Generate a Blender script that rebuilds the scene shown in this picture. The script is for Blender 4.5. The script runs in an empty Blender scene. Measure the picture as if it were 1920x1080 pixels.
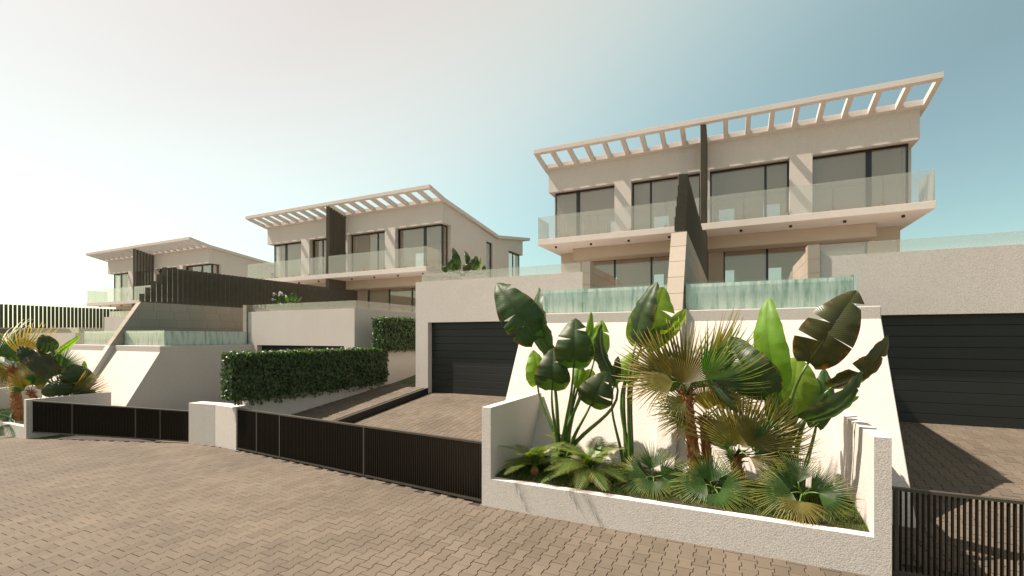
import bpy, math, random
import numpy as np
from mathutils import Vector, Matrix, Quaternion

random.seed(7)
SC = bpy.context.scene
COL = SC.collection
rad = math.radians

# ------------------------------------------------------------------ camera
# the camera's eye is the origin; x runs along the facades, y into the plots, z up
YAW, FOCAL, HORIZON = 25.545, 857.7, 631.3
cam_d = bpy.data.cameras.new('camera')
cam = bpy.data.objects.new('camera', cam_d)
COL.objects.link(cam)
cam.location = (0, 0, 0)
cam.rotation_euler = (rad(90), 0, rad(YAW))
cam_d.sensor_width = 36
cam_d.lens = 36 * FOCAL / 1920
cam_d.shift_y = (HORIZON - 540) / 1920
cam_d.clip_start = 0.05
cam_d.clip_end = 3000
SC.camera = cam

# ------------------------------------------------------------------ sky and sun
SUN_TRAVEL = Vector((1.69, 0.44, -2.65)).normalized()
SUN_EL = math.asin(-SUN_TRAVEL.z)
SUN_AZ = math.atan2(-SUN_TRAVEL.x, -SUN_TRAVEL.y)      # clockwise from +y
world = bpy.data.worlds.new('World')
SC.world = world
world.use_nodes = True
wn, wl = world.node_tree.nodes, world.node_tree.links
wn.clear()
sky = wn.new('ShaderNodeTexSky')
sky.sky_type = 'NISHITA'
sky.sun_disc = False
sky.sun_elevation = SUN_EL
sky.sun_rotation = SUN_AZ
sky.altitude = 0
sky.air_density = 1.0
sky.dust_density = 1.0
sky.ozone_density = 1.0
tint = wn.new('ShaderNodeMix'); tint.data_type = 'RGBA'; tint.blend_type = 'MULTIPLY'
tint.inputs[0].default_value = 1.0
tint.inputs[7].default_value = (0.455, 0.57, 0.47, 1)
bg = wn.new('ShaderNodeBackground')
bg.inputs['Strength'].default_value = 0.10
wo = wn.new('ShaderNodeOutputWorld')
wl.new(sky.outputs[0], tint.inputs[6])
# bright haze gathering round the sun
geo = wn.new('ShaderNodeTexCoord')
dot = wn.new('ShaderNodeVectorMath'); dot.operation = 'DOT_PRODUCT'
dot.inputs[1].default_value = tuple(-SUN_TRAVEL)
wl.new(geo.outputs['Generated'], dot.inputs[0])
half = wn.new('ShaderNodeMapRange')
half.inputs['From Min'].default_value = -1.0
wl.new(dot.outputs['Value'], half.inputs['Value'])
veil = wn.new('ShaderNodeValToRGB')
veil.color_ramp.interpolation = 'B_SPLINE'
STOPS = [(-1.0, (.12, .07, .0)), (0.05, (.09, .07, .0)), (.21, (.19, .20, .12)), (.33, (.30, .30, .20)), (.45, (.46, .40, .25)),
         (.58, (.565, .405, .23)), (.70, (.56, .32, .14)), (1.0, (.50, .225, .07))]
for k, (c_, rgb) in enumerate(STOPS):
    e_ = veil.color_ramp.elements[k] if k < 2 else veil.color_ramp.elements.new(1.0)
    e_.position = (c_ + 1) / 2
    e_.color = (*rgb, 1)
wl.new(half.outputs[0], veil.inputs[0])
glow = wn.new('ShaderNodeVectorMath'); glow.operation = 'SCALE'
glow.inputs['Scale'].default_value = 3.72
wl.new(veil.outputs[0], glow.inputs[0])
both = wn.new('ShaderNodeVectorMath'); both.operation = 'ADD'
wl.new(tint.outputs[2], both.inputs[0])
wl.new(glow.outputs[0], both.inputs[1])
wl.new(both.outputs[0], bg.inputs['Color'])
wl.new(bg.outputs[0], wo.inputs['Surface'])

sun_d = bpy.data.lights.new('sun', 'SUN')
sun_d.energy = 4.0
sun_d.angle = rad(0.6)
sun_d.color = (1.0, 0.865, 0.745)
sun = bpy.data.objects.new('sun', sun_d)
COL.objects.link(sun)
sun.location = (-20, -5, 30)
sun.rotation_euler = SUN_TRAVEL.to_track_quat('-Z', 'Y').to_euler()

SC.view_settings.view_transform = 'Standard'
SC.view_settings.look = 'None'
SC.view_settings.exposure = 1.43
SC.view_settings.gamma = 1.0
SC.view_settings.use_curve_mapping = False
SC.render.engine = 'CYCLES'
SC.cycles.max_bounces = 10
SC.cycles.transparent_max_bounces = 16
SC.cycles.caustics_reflective = False
SC.cycles.caustics_refractive = False
SC.cycles.sample_clamp_indirect = 6.0

# ------------------------------------------------------------------ materials
def mat(name):
    m = bpy.data.materials.new(name)
    m.use_nodes = True
    nt = m.node_tree
    b = nt.nodes['Principled BSDF']
    return m, nt.nodes, nt.links, b

def node(ns, kind, **kw):
    n = ns.new(kind)
    for k, v in kw.items():
        setattr(n, k, v)
    return n

def position_noise(ns, ls, scale, detail=3, rough=0.55, vec_scale=None, kind='Position'):
    if kind == 'Object':
        src = ns.new('ShaderNodeTexCoord').outputs['Object']
    else:
        src = ns.new('ShaderNodeNewGeometry').outputs['Position']
    if vec_scale:
        mp = ns.new('ShaderNodeMapping')
        mp.inputs['Scale'].default_value = vec_scale
        ls.new(src, mp.inputs['Vector'])
        src = mp.outputs[0]
    n = ns.new('ShaderNodeTexNoise')
    n.inputs['Scale'].default_value = scale
    n.inputs['Detail'].default_value = detail
    n.inputs['Roughness'].default_value = rough
    ls.new(src, n.inputs['Vector'])
    return n.outputs['Fac']

def ramp(ns, ls, fac, stops):
    r = ns.new('ShaderNodeValToRGB')
    e = r.color_ramp.elements
    while len(e) < len(stops):
        e.new(0.5)
    for i, (p, c) in enumerate(stops):
        e[i].position = p
        e[i].color = (c[0], c[1], c[2], 1)
    ls.new(fac, r.inputs[0])
    return r.outputs[0]

def mixcol(ns, ls, fac, a, b, blend='MIX'):
    m = ns.new('ShaderNodeMix'); m.data_type = 'RGBA'; m.blend_type = blend
    for sock, v in ((m.inputs[0], fac), (m.inputs[6], a), (m.inputs[7], b)):
        if isinstance(v, (int, float)):
            sock.default_value = v
        elif isinstance(v, tuple):
            sock.default_value = (v[0], v[1], v[2], 1)
        else:
            ls.new(v, sock)
    return m.outputs[2]

def bump(ns, ls, height, strength, dist, target):
    b = ns.new('ShaderNodeBump')
    b.inputs['Strength'].default_value = strength
    b.inputs['Distance'].default_value = dist
    ls.new(height, b.inputs['Height'])
    ls.new(b.outputs[0], target)

def scaled(c, k):
    return (c[0] * k, c[1] * k, c[2] * k)

def plaster(name, c, grain=70, depth=0.005, speck=0.86):
    """rough mineral render: grain relief, faint specks and broad soiling"""
    m, ns, ls, b = mat(name)
    g = position_noise(ns, ls, grain, 2, 0.6)
    broad = position_noise(ns, ls, 0.9, 4, 0.6)
    streak = position_noise(ns, ls, 1.6, 4, 0.65, (1.6, 1.6, 0.22))
    c1 = ramp(ns, ls, g, [(0.34, scaled(c, speck)), (0.55, c)])
    c2 = ramp(ns, ls, broad, [(0.30, (0.965, 0.96, 0.955)), (0.65, (1.0, 1.0, 1.0))])
    c3 = ramp(ns, ls, streak, [(0.30, (0.975, 0.97, 0.965)), (0.55, (1.0, 1.0, 1.0))])
    col = mixcol(ns, ls, 1.0, c1, c2, 'MULTIPLY')
    col = mixcol(ns, ls, 1.0, col, c3, 'MULTIPLY')
    ls.new(col, b.inputs['Base Color'])
    b.inputs['Roughness'].default_value = 0.92
    b.inputs['Specular IOR Level'].default_value = 0.2
    bump(ns, ls, g, 0.75, depth, b.inputs['Normal'])
    return m

def plain(name, c, rough=0.5, metal=0.0, var=0.1, scale=3.0, relief=0.0, spec=0.5, vec=None):
    m, ns, ls, b = mat(name)
    n = position_noise(ns, ls, scale, 4, 0.6, vec)
    ls.new(ramp(ns, ls, n, [(0.3, scaled(c, 1 - var)), (0.7, scaled(c, 1 + var))]), b.inputs['Base Color'])
    r = ns.new('ShaderNodeMapRange')
    r.inputs['To Min'].default_value = max(0.02, rough - 0.08)
    r.inputs['To Max'].default_value = min(1.0, rough + 0.08)
    ls.new(n, r.inputs['Value'])
    ls.new(r.outputs[0], b.inputs['Roughness'])
    b.inputs['Metallic'].default_value = metal
    b.inputs['Specular IOR Level'].default_value = spec
    if relief:
        f = position_noise(ns, ls, 120, 2, 0.5)
        bump(ns, ls, f, 0.4, relief, b.inputs['Normal'])
    return m

def piece_material(name, c, spread, grain=180, depth=0.002, rough=0.85, stain=0.12):
    """pieces (pavers, tiles): every piece its own tone, plus grain and soiling"""
    m, ns, ls, b = mat(name)
    oi = ns.new('ShaderNodeObjectInfo').outputs['Random']
    isl = ns.new('ShaderNodeNewGeometry').outputs['Random Per Island']
    ad = node(ns, 'ShaderNodeMath', operation='ADD'); ls.new(oi, ad.inputs[0]); ls.new(isl, ad.inputs[1])
    fr = node(ns, 'ShaderNodeMath', operation='FRACT'); ls.new(ad.outputs[0], fr.inputs[0])
    tone = ramp(ns, ls, fr.outputs[0], [(0.0, (c[0] * (1 - spread), c[1] * (1 - spread * 1.1), c[2] * (1 - spread * 1.2))),
                                        (0.5, c), (1.0, (c[0] * (1 + spread * .8), c[1] * (1 + spread * .75), c[2] * (1 + spread * .65)))])
    g = position_noise(ns, ls, grain, 3, 0.7)
    gc = ramp(ns, ls, g, [(0.3, (0.82, 0.81, 0.80)), (0.7, (1.1, 1.1, 1.1))])
    broad = position_noise(ns, ls, 0.55, 5, 0.62)
    bc = ramp(ns, ls, broad, [(0.3, (1 - stain, 1 - stain, 1 - stain)), (0.65, (1.04, 1.03, 1.02))])
    col = mixcol(ns, ls, 1.0, tone, gc, 'MULTIPLY')
    col = mixcol(ns, ls, 1.0, col, bc, 'MULTIPLY')
    ls.new(col, b.inputs['Base Color'])
    b.inputs['Roughness'].default_value = rough
    b.inputs['Specular IOR Level'].default_value = 0.3
    bump(ns, ls, g, 0.5, depth, b.inputs['Normal'])
    return m

def glass_material(name, tint_c, ior=1.5, rough=0.0, haze=0.0, haze_c=(0.8, 0.85, 0.83)):
    """thin architectural glass: tinted see-through plus a mirror reflection by Fresnel"""
    m, ns, ls, b = mat(name)
    ns.remove(b)
    out = ns['Material Output']
    tr = ns.new('ShaderNodeBsdfTransparent'); tr.inputs[0].default_value = (*tint_c, 1)
    gl = ns.new('ShaderNodeBsdfGlossy'); gl.inputs['Roughness'].default_value = rough
    gl.inputs['Color'].default_value = (0.95, 0.97, 0.96, 1)
    lw = ns.new('ShaderNodeLayerWeight'); lw.inputs['Blend'].default_value = 0.5
    pw = node(ns, 'ShaderNodeMath', operation='POWER'); pw.inputs[1].default_value = 4.0
    ls.new(lw.outputs['Facing'], pw.inputs[0])
    fr = ns.new('ShaderNodeMapRange')
    fr.inputs['To Min'].default_value = ((ior - 1) / (ior + 1)) ** 2
    ls.new(pw.outputs[0], fr.inputs['Value'])
    mx = ns.new('ShaderNodeMixShader')
    ls.new(fr.outputs[0], mx.inputs[0]); ls.new(tr.outputs[0], mx.inputs[1]); ls.new(gl.outputs[0], mx.inputs[2])
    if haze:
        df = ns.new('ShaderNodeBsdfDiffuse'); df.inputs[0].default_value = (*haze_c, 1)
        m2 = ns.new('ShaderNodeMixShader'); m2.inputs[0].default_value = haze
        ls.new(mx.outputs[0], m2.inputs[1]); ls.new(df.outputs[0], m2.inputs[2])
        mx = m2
    ls.new(mx.outputs[0], out.inputs['Surface'])
    return m

def leaf_material(name, c, back, transl=0.35, rough=0.38, vein=0.0, tip=None, edge=None, spec=0.5, each=False):
    m, ns, ls, b = mat(name)
    out = ns['Material Output']
    uv = ns.new('ShaderNodeUVMap')
    sp = ns.new('ShaderNodeSeparateXYZ'); ls.new(uv.outputs[0], sp.inputs[0])
    oi = ns.new('ShaderNodeObjectInfo').outputs['Random']
    if each:      # every leaf its own tone
        oi = ns.new('ShaderNodeNewGeometry').outputs['Random Per Island']
    n = position_noise(ns, ls, 5.0, 3, 0.6)
    col = ramp(ns, ls, n, [(0.3, scaled(c, 0.78)), (0.7, scaled(c, 1.18))])
    hv = ns.new('ShaderNodeHueSaturation')
    mr = ns.new('ShaderNodeMapRange'); mr.inputs['To Min'].default_value = 0.46 if each else 0.485; mr.inputs['To Max'].default_value = 0.515
    ls.new(oi, mr.inputs['Value']); ls.new(mr.outputs[0], hv.inputs['Hue'])
    mv = ns.new('ShaderNodeMapRange'); mv.inputs['To Min'].default_value = 1.6 if each else 0.82; mv.inputs['To Max'].default_value = 0.6 if each else 1.15
    ls.new(oi, mv.inputs['Value']); ls.new(mv.outputs[0], hv.inputs['Value'])
    ls.new(col, hv.inputs['Color'])
    col = hv.outputs[0]
    if tip:
        tr_ = ramp(ns, ls, sp.outputs['Y'], [(0.55, (0, 0, 0)), (1.0, (1, 1, 1))])
        col = mixcol(ns, ls, tr_, col, tip)
    if edge:
        ab = node(ns, 'ShaderNodeMath', operation='ABSOLUTE')
        sb = node(ns, 'ShaderNodeMath', operation='SUBTRACT'); sb.inputs[1].default_value = 0.5
        ls.new(sp.outputs['X'], sb.inputs[0]); ls.new(sb.outputs[0], ab.inputs[0])
        n2 = position_noise(ns, ls, 14, 3, 0.6)
        pr = node(ns, 'ShaderNodeMath', operation='MULTIPLY'); ls.new(ab.outputs[0], pr.inputs[0]); ls.new(n2, pr.inputs[1])
        er = ramp(ns, ls, pr.outputs[0], [(0.22, (0, 0, 0)), (0.31, (1, 1, 1))])
        col = mixcol(ns, ls, er, col, edge)
    ls.new(col, b.inputs['Base Color'])
    b.inputs['Roughness'].default_value = rough
    b.inputs['Specular IOR Level'].default_value = spec
    tl = ns.new('ShaderNodeBsdfTranslucent')
    tc = mixcol(ns, ls, 1.0, col, back, 'MULTIPLY')
    ls.new(tc, tl.inputs[0])
    mx = ns.new('ShaderNodeMixShader'); mx.inputs[0].default_value = transl
    ls.new(b.outputs[0], mx.inputs[1]); ls.new(tl.outputs[0], mx.inputs[2])
    ls.new(mx.outputs[0], out.inputs['Surface'])
    if vein:
        # parallel side veins running out from the midrib
        ab2 = node(ns, 'ShaderNodeMath', operation='ABSOLUTE')
        s2 = node(ns, 'ShaderNodeMath', operation='SUBTRACT'); s2.inputs[1].default_value = 0.5
        ls.new(sp.outputs['X'], s2.inputs[0]); ls.new(s2.outputs[0], ab2.inputs[0])
        ma = node(ns, 'ShaderNodeMath', operation='MULTIPLY_ADD'); ma.inputs[1].default_value = -0.25
        ls.new(ab2.outputs[0], ma.inputs[0]); ls.new(sp.outputs['Y'], ma.inputs[2])
        mu = node(ns, 'ShaderNodeMath', operation='MULTIPLY'); mu.inputs[1].default_value = 240.0
        ls.new(ma.outputs[0], mu.inputs[0])
        si = node(ns, 'ShaderNodeMath', operation='SINE'); ls.new(mu.outputs[0], si.inputs[0])
        bump(ns, ls, si.outputs[0], 0.35, vein, b.inputs['Normal'])
    return m

M = {}
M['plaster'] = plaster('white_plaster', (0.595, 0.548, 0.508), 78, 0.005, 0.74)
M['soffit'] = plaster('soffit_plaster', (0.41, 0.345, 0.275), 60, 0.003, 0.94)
M['interior'] = plain('interior_paint', (0.88, 0.81, 0.70), 0.8, var=0.04)
M['floor'] = plain('interior_floor', (0.62, 0.51, 0.38), 0.35, var=0.1)
M['tile'] = piece_material('beige_stone_tile', (0.335, 0.292, 0.240), 0.06, 60, 0.0015, 0.7, 0.06)
M['tile_joint'] = plain('tile_joint', (0.19, 0.16, 0.12), 0.9)
M['paver'] = piece_material('concrete_paver', (0.120, 0.099, 0.0745), 0.12, 180, 0.002, 0.85, 0.24)
M['joint_sand'] = plain('joint_sand', (0.030, 0.024, 0.018), 0.95, var=0.3, scale=40)
M['fin'] = plain('bronze_fin', (0.092, 0.078, 0.058), 0.6, 0.0, 0.12, 6, 0, 0.2)
M['gate'] = plain('gate_bronze', (0.020, 0.015, 0.010), 0.6, 0.0, 0.12, 8, 0, 0.12)
M['gate_rail'] = plain('gate_rail_bronze', (0.042, 0.035, 0.025), 0.6, 0.0, 0.12, 8)
M['door'] = plain('garage_door_grey', (0.0085, 0.0092, 0.0085), 0.5, 0.0, 0.08, 2, 0.0006)
M['frame'] = plain('anthracite_frame', (0.016, 0.018, 0.020), 0.4, 0.2, 0.05)
M['edging'] = plain('black_steel_edging', (0.013, 0.014, 0.016), 0.5, 0.2, 0.2, 5)
M['glass'] = glass_material('window_glass', (0.96, 0.94, 0.90), 1.9, 0.0, 0.19, (0.62, 0.50, 0.37))  # warm diffuse haze painted into the panes, standing in for brighter rooms
M['rail_glass'] = glass_material('balustrade_glass', (0.94, 0.955, 0.945), 1.55, 0.0, 0.19, (0.56, 0.53, 0.45))
M['acrylic'] = glass_material('pool_acrylic', (0.95, 0.975, 0.965), 1.45)
M['water_top'] = plain('pool_surface', (0.045, 0.10, 0.09), 0.06, var=0.2, scale=3)
M['edge_glass'] = plain('glass_edge', (0.30, 0.52, 0.50), 0.15, var=0.05)
M['clip'] = plain('bronze_clip', (0.34, 0.25, 0.16), 0.45, 0.5)
M['black'] = plain('black_lamp', (0.012, 0.012, 0.013), 0.4)
M['soil'] = plain('soil', (0.035, 0.026, 0.017), 0.95, var=0.4, scale=20)
M['earth'] = plain('earth', (0.20, 0.17, 0.12), 0.95, var=0.3, scale=0.4)
M['lawn'] = plain('lawn', (0.045, 0.075, 0.018), 0.95, var=0.35, scale=30, relief=0.02)
M['road'] = plain('far_paving', (0.125, 0.097, 0.070), 0.9, var=0.08, scale=8)
M['strel_dark'] = leaf_material('dark_leaf', (0.0240, 0.0490, 0.0096), (1.6, 1.9, 0.7), 0.34, 0.46, 0.0016, None, (0.12, 0.06, 0.015))  # dark copy of the paddle leaf, for leaves that look unlit
M['strel_lit'] = leaf_material('lit_leaf', (0.125, 0.225, 0.022), (1.6, 1.7, 0.6), 0.5, 0.46, 0.0016)  # bright copy of the same leaf, light shining through put into its colour
M['strel_brown'] = leaf_material('brown_leaf', (0.0368, 0.0464, 0.0104), (1.8, 1.4, 0.5), 0.30, 0.35, 0.0016, None, (0.14, 0.06, 0.015))  # browner leaf tone with brown edges
M['stem'] = plain('green_stem', (0.070, 0.130, 0.018), 0.45, var=0.25, scale=5)
M['frond_green'] = leaf_material('green_frond', (0.042, 0.100, 0.017), (1.5, 1.7, 0.6), 0.34, 0.5, 0, (0.30, 0.31, 0.055))
M['frond_olive'] = leaf_material('olive_frond', (0.125, 0.110, 0.018), (1.7, 1.5, 0.5), 0.38, 0.5, 0, (0.46, 0.36, 0.10))
M['frond_yellow'] = leaf_material('yellow_frond', (0.17, 0.155, 0.028), (1.4, 1.2, 0.6), 0.4, 0.5, 0, (0.40, 0.30, 0.09))
M['frond_dry'] = leaf_material('dry_frond', (0.1815, 0.1045, 0.0248), (1.4, 1.2, 0.6), 0.35, 0.55, 0, (0.40, 0.27, 0.11))
M['cycad'] = leaf_material('cycad_frond', (0.085, 0.135, 0.024), (1.5, 1.6, 0.6), 0.34, 0.45, 0, (0.26, 0.28, 0.06))
M['ivy'] = leaf_material('ivy_leaf', (0.032, 0.070, 0.017), (1.8, 2.2, 0.7), 0.32, 0.42, 0, each=True)
M['grass'] = leaf_material('grass_blade', (0.060, 0.100, 0.014), (1.4, 1.5, 0.6), 0.35, 0.6, 0, each=True)
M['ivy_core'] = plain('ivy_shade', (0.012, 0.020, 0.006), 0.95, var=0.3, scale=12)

def bark():
    m, ns, ls, b = mat('fibrous_palm_bark')
    n = position_noise(ns, ls, 22, 5, 0.7, (1, 1, 0.45))
    n2 = position_noise(ns, ls, 90, 3, 0.6, (1, 1, 0.2))
    col = ramp(ns, ls, n, [(0.28, (0.06, 0.022, 0.007)), (0.48, (0.26, 0.095, 0.026)), (0.68, (0.42, 0.21, 0.075))])
    ls.new(col, b.inputs['Base Color'])
    b.inputs['Roughness'].default_value = 0.85
    bump(ns, ls, n2, 0.8, 0.006, b.inputs['Normal'])
    return m
M['bark'] = bark()

def pool_water():
    """water face behind the acrylic: pale aqua with wavering vertical streaks"""
    m, ns, ls, b = mat('pool_water')
    n = position_noise(ns, ls, 4.5, 5, 0.62, (2.6, 2.6, 0.34))
    n2 = position_noise(ns, ls, 1.3, 3, 0.5)
    c = ramp(ns, ls, n, [(0.31, (0.27, 0.34, 0.29)), (0.43, (0.52, 0.58, 0.53)), (0.54, (0.70, 0.72, 0.68))])
    c2 = ramp(ns, ls, n2, [(0.35, (0.86, 0.96, 0.93)), (0.65, (1.0, 1.0, 1.0))])
    ls.new(mixcol(ns, ls, 1.0, c, c2, 'MULTIPLY'), b.inputs['Base Color'])
    b.inputs['Roughness'].default_value = 0.10
    b.inputs['IOR'].default_value = 1.33
    bump(ns, ls, n, 0.5, 0.03, b.inputs['Normal'])
    return m
M['water'] = pool_water()

# ------------------------------------------------------------------ mesh helpers
class MB:
    """collects faces; build() links them as ONE mesh object"""
    def __init__(self):
        self.v, self.f, self.uv, self.smooth = [], [], None, False

    def face(self, pts):
        i = len(self.v)
        self.v.extend([tuple(p) for p in pts])
        self.f.append(tuple(range(i, i + len(pts))))
        return self

    def box(self, x0, x1, y0, y1, z0, z1):
        i = len(self.v)
        self.v += [(x0, y0, z0), (x1, y0, z0), (x1, y1, z0), (x0, y1, z0),
                   (x0, y0, z1), (x1, y0, z1), (x1, y1, z1), (x0, y1, z1)]
        for q in ((0, 3, 2, 1), (4, 5, 6, 7), (0, 1, 5, 4), (1, 2, 6, 5), (2, 3, 7, 6), (3, 0, 4, 7)):
            self.f.append(tuple(i + k for k in q))
        return self

    def prism(self, poly, fn, t0, t1):
        """polygon of (a, b) swept from t0 to t1; fn(a, b, t) gives the point"""
        i, n = len(self.v), len(poly)
        self.v += [fn(a, b, t0) for a, b in poly] + [fn(a, b, t1) for a, b in poly]
        self.f.append(tuple(i + k for k in range(n)))
        self.f.append(tuple(i + n + k for k in reversed(range(n))))
        for k in range(n):
            k2 = (k + 1) % n
            self.f.append((i + k2, i + k, i + n + k, i + n + k2))
        return self

    def prism_x(self, poly, x0, x1):
        return self.prism(poly, lambda a, b, t: (t, a, b), x0, x1)

    def prism_z(self, poly, z0, z1):
        return self.prism(poly, lambda a, b, t: (a, b, t), z0, z1)

    def tube(self, pts, radii, sides=8, cap=True):
        pts = [Vector(p) for p in pts]
        i, n = len(self.v), len(pts)
        up = Vector((0.13, 0.97, 0.2))
        for k, p in enumerate(pts):
            t = (pts[min(k + 1, n - 1)] - pts[max(k - 1, 0)]).normalized()
            a = t.cross(up)
            if a.length < 1e-3:
                a = t.cross(Vector((1, 0, 0)))
            a.normalize()
            b = t.cross(a)
            r = radii[k] if hasattr(radii, '__len__') else radii
            for s in range(sides):
                an = 2 * math.pi * s / sides
                self.v.append(tuple(p + a * (r * math.cos(an)) + b * (r * math.sin(an))))
        for k in range(n - 1):
            for s in range(sides):
                s2 = (s + 1) % sides
                self.f.append((i + k * sides + s, i + k * sides + s2, i + (k + 1) * sides + s2, i + (k + 1) * sides + s))
        if cap:
            self.f.append(tuple(i + s for s in reversed(range(sides))))
            self.f.append(tuple(i + (n - 1) * sides + s for s in range(sides)))
        return self

    def mesh(self, name, mats, org=(0, 0, 0)):
        me = bpy.data.meshes.new(name)
        ox, oy, oz = org
        me.from_pydata([(a - ox, b - oy, c - oz) for a, b, c in self.v], [], self.f)
        for m_ in (mats if isinstance(mats, (list, tuple)) else [mats]):
            me.materials.append(M[m_])
        if self.uv:
            lay = me.uv_layers.new(name='UVMap')
            idx = np.empty(len(me.loops), dtype=np.int32)
            me.loops.foreach_get('vertex_index', idx)
            lay.data.foreach_set('uv', np.array(self.uv, dtype=np.float32)[idx].ravel())
        if self.smooth:
            me.polygons.foreach_set('use_smooth', [True] * len(me.polygons))
        me.update()
        return me

    def build(self, name, mats, parent=None, org=(0, 0, 0)):
        return link(name, self.mesh(name, mats, org), parent)

def link(name, data, parent=None, matrix=None):
    o = bpy.data.objects.new(name, data)
    COL.objects.link(o)
    if parent is not None:
        o.parent = parent
    if matrix is not None:
        o.matrix_local = matrix
    return o

def tag(o, label=None, cat=None, group=None, kind=None):
    for k, v in (('label', label), ('category', cat), ('group', group), ('kind', kind)):
        if v:
            o[k] = v
    return o

def thing(name, loc, label, cat, group=None):
    o = link(name, None)
    o.location = loc
    return tag(o, label, cat, group)

def copy_tree(o, parent=None, skip=()):
    c = o.copy()
    COL.objects.link(c)
    c.parent = parent
    for ch in list(o.children):
        if ch.name.split('.')[0] not in skip:
            copy_tree(ch, c, skip)
    return c

def bevel(o, w=0.012):
    md = o.modifiers.new('bevel', 'BEVEL')
    md.width = w; md.segments = 2; md.limit_method = 'ANGLE'; md.angle_limit = rad(40)
    return o

def holed_wall(mb, u0, u1, v0, v1, holes, fn, t0, t1):
    """a plane wall with rectangular holes; fn(u, v, t) gives the point"""
    us = sorted({u0, u1} | {h[0] for h in holes} | {h[1] for h in holes})
    vs = sorted({v0, v1} | {h[2] for h in holes} | {h[3] for h in holes})
    us = [u for u in us if u0 - 1e-6 <= u <= u1 + 1e-6]
    vs = [v for v in vs if v0 - 1e-6 <= v <= v1 + 1e-6]
    def solid(i, j):
        if not (0 <= i < len(us) - 1 and 0 <= j < len(vs) - 1):
            return False
        cu, cv = (us[i] + us[i + 1]) / 2, (vs[j] + vs[j + 1]) / 2
        return not any(h[0] < cu < h[1] and h[2] < cv < h[3] for h in holes)
    for i in range(len(us) - 1):
        for j in range(len(vs) - 1):
            if not solid(i, j):
                continue
            a, b, c, d = us[i], us[i + 1], vs[j], vs[j + 1]
            mb.face([fn(a, c, t0), fn(b, c, t0), fn(b, d, t0), fn(a, d, t0)])
            mb.face([fn(a, d, t1), fn(b, d, t1), fn(b, c, t1), fn(a, c, t1)])
            if not solid(i - 1, j): mb.face([fn(a, c, t0), fn(a, d, t0), fn(a, d, t1), fn(a, c, t1)])
            if not solid(i + 1, j): mb.face([fn(b, d, t0), fn(b, c, t0), fn(b, c, t1), fn(b, d, t1)])
            if not solid(i, j - 1): mb.face([fn(b, c, t0), fn(a, c, t0), fn(a, c, t1), fn(b, c, t1)])
            if not solid(i, j + 1): mb.face([fn(a, d, t0), fn(b, d, t0), fn(b, d, t1), fn(a, d, t1)])
    return mb

XZ = lambda u, v, t: (u, t, v)          # a wall facing the street
YZ = lambda u, v, t: (t, u, v)          # a wall running into the plot

# ------------------------------------------------------------------ levels of the place
XC = -0.931                                   # party line of the near house
STEP = Vector((-19.22, -0.20, -0.79))         # from one house to the next one down the street
def street_z(x):
    """the street is level before the near house and falls gently down the row"""
    t = x + 4.0
    return -2.54 + 0.0225 * (t if t < -1 else (-(1 - t) ** 2 / 4 if t < 1 else 0.0))
DRIVE = 0.116
def drive_z(y):
    return -2.54 + DRIVE * (y - 6.1)

# ------------------------------------------------------------------ the house (a pair of villas under one roof)
ORG = (0.0, 12.16, -1.80)                     # base of the house, in its own x, street y and eye-level z
SLOPE = 0.57                                  # lean of the podium front

# fins are flat louvres set at an angle to the fence line
LOUVRE = [(-0.100, 0.000), (-0.090, -0.016), (0.100, 0.060), (0.090, 0.076)]

def tile_course(parent, side, y0, y1, z0, z1, x, face, row, first_edge=None):
    """one course of stone tiles on a wall side at x; face is the outward direction"""
    n = 0
    y = y0 - (0.3 if row % 2 else 0.0)
    while y < y1 - 0.02:
        a, b = max(y, y0), min(y + 0.6, y1)
        y += 0.6
        if b - a < 0.05:
            continue
        g = 0.003
        lo = first_edge(z0) if (first_edge and a == y0) else a
        hi = first_edge(z1) if (first_edge and a == y0) else a
        MB().prism_x([(lo + g, z0 + g), (b - g, z0 + g), (b - g, z1 - g), (hi + g, z1 - g)], x, x + 0.012 * face).build('tile', 'tile', parent, ORG)

def build_window(house, u0, u1, v0, v1, t, mull, fn, wide=(), fw=0.055, dp=0.07):
    """frame with mullions and one pane per light; fn maps (u, v, depth)"""
    mb = MB()
    holed_wall(mb, u0, u1, v0, v1, [(u0 + fw, u1 - fw, v0 + fw, v1 - fw)], fn, t, t + dp)
    w = mb.build('window', 'frame', house, ORG)
    cuts = [u0 + fw]
    for m_ in mull:
        hw = 0.085 if m_ in wide else 0.04
        mm = MB()
        holed_wall(mm, m_ - hw, m_ + hw, v0 + fw, v1 - fw, [], fn, t + 0.004, t + dp - 0.004)
        mm.build('mullion', 'frame', w, ORG)
        cuts += [m_ - hw, m_ + hw]
    cuts.append(u1 - fw)
    for a, b in zip(cuts[0::2], cuts[1::2]):
        pb = MB()
        holed_wall(pb, a, b, v0 + fw, v1 - fw, [], fn, t + 0.03, t + 0.036)
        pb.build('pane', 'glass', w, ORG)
    return w

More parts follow.
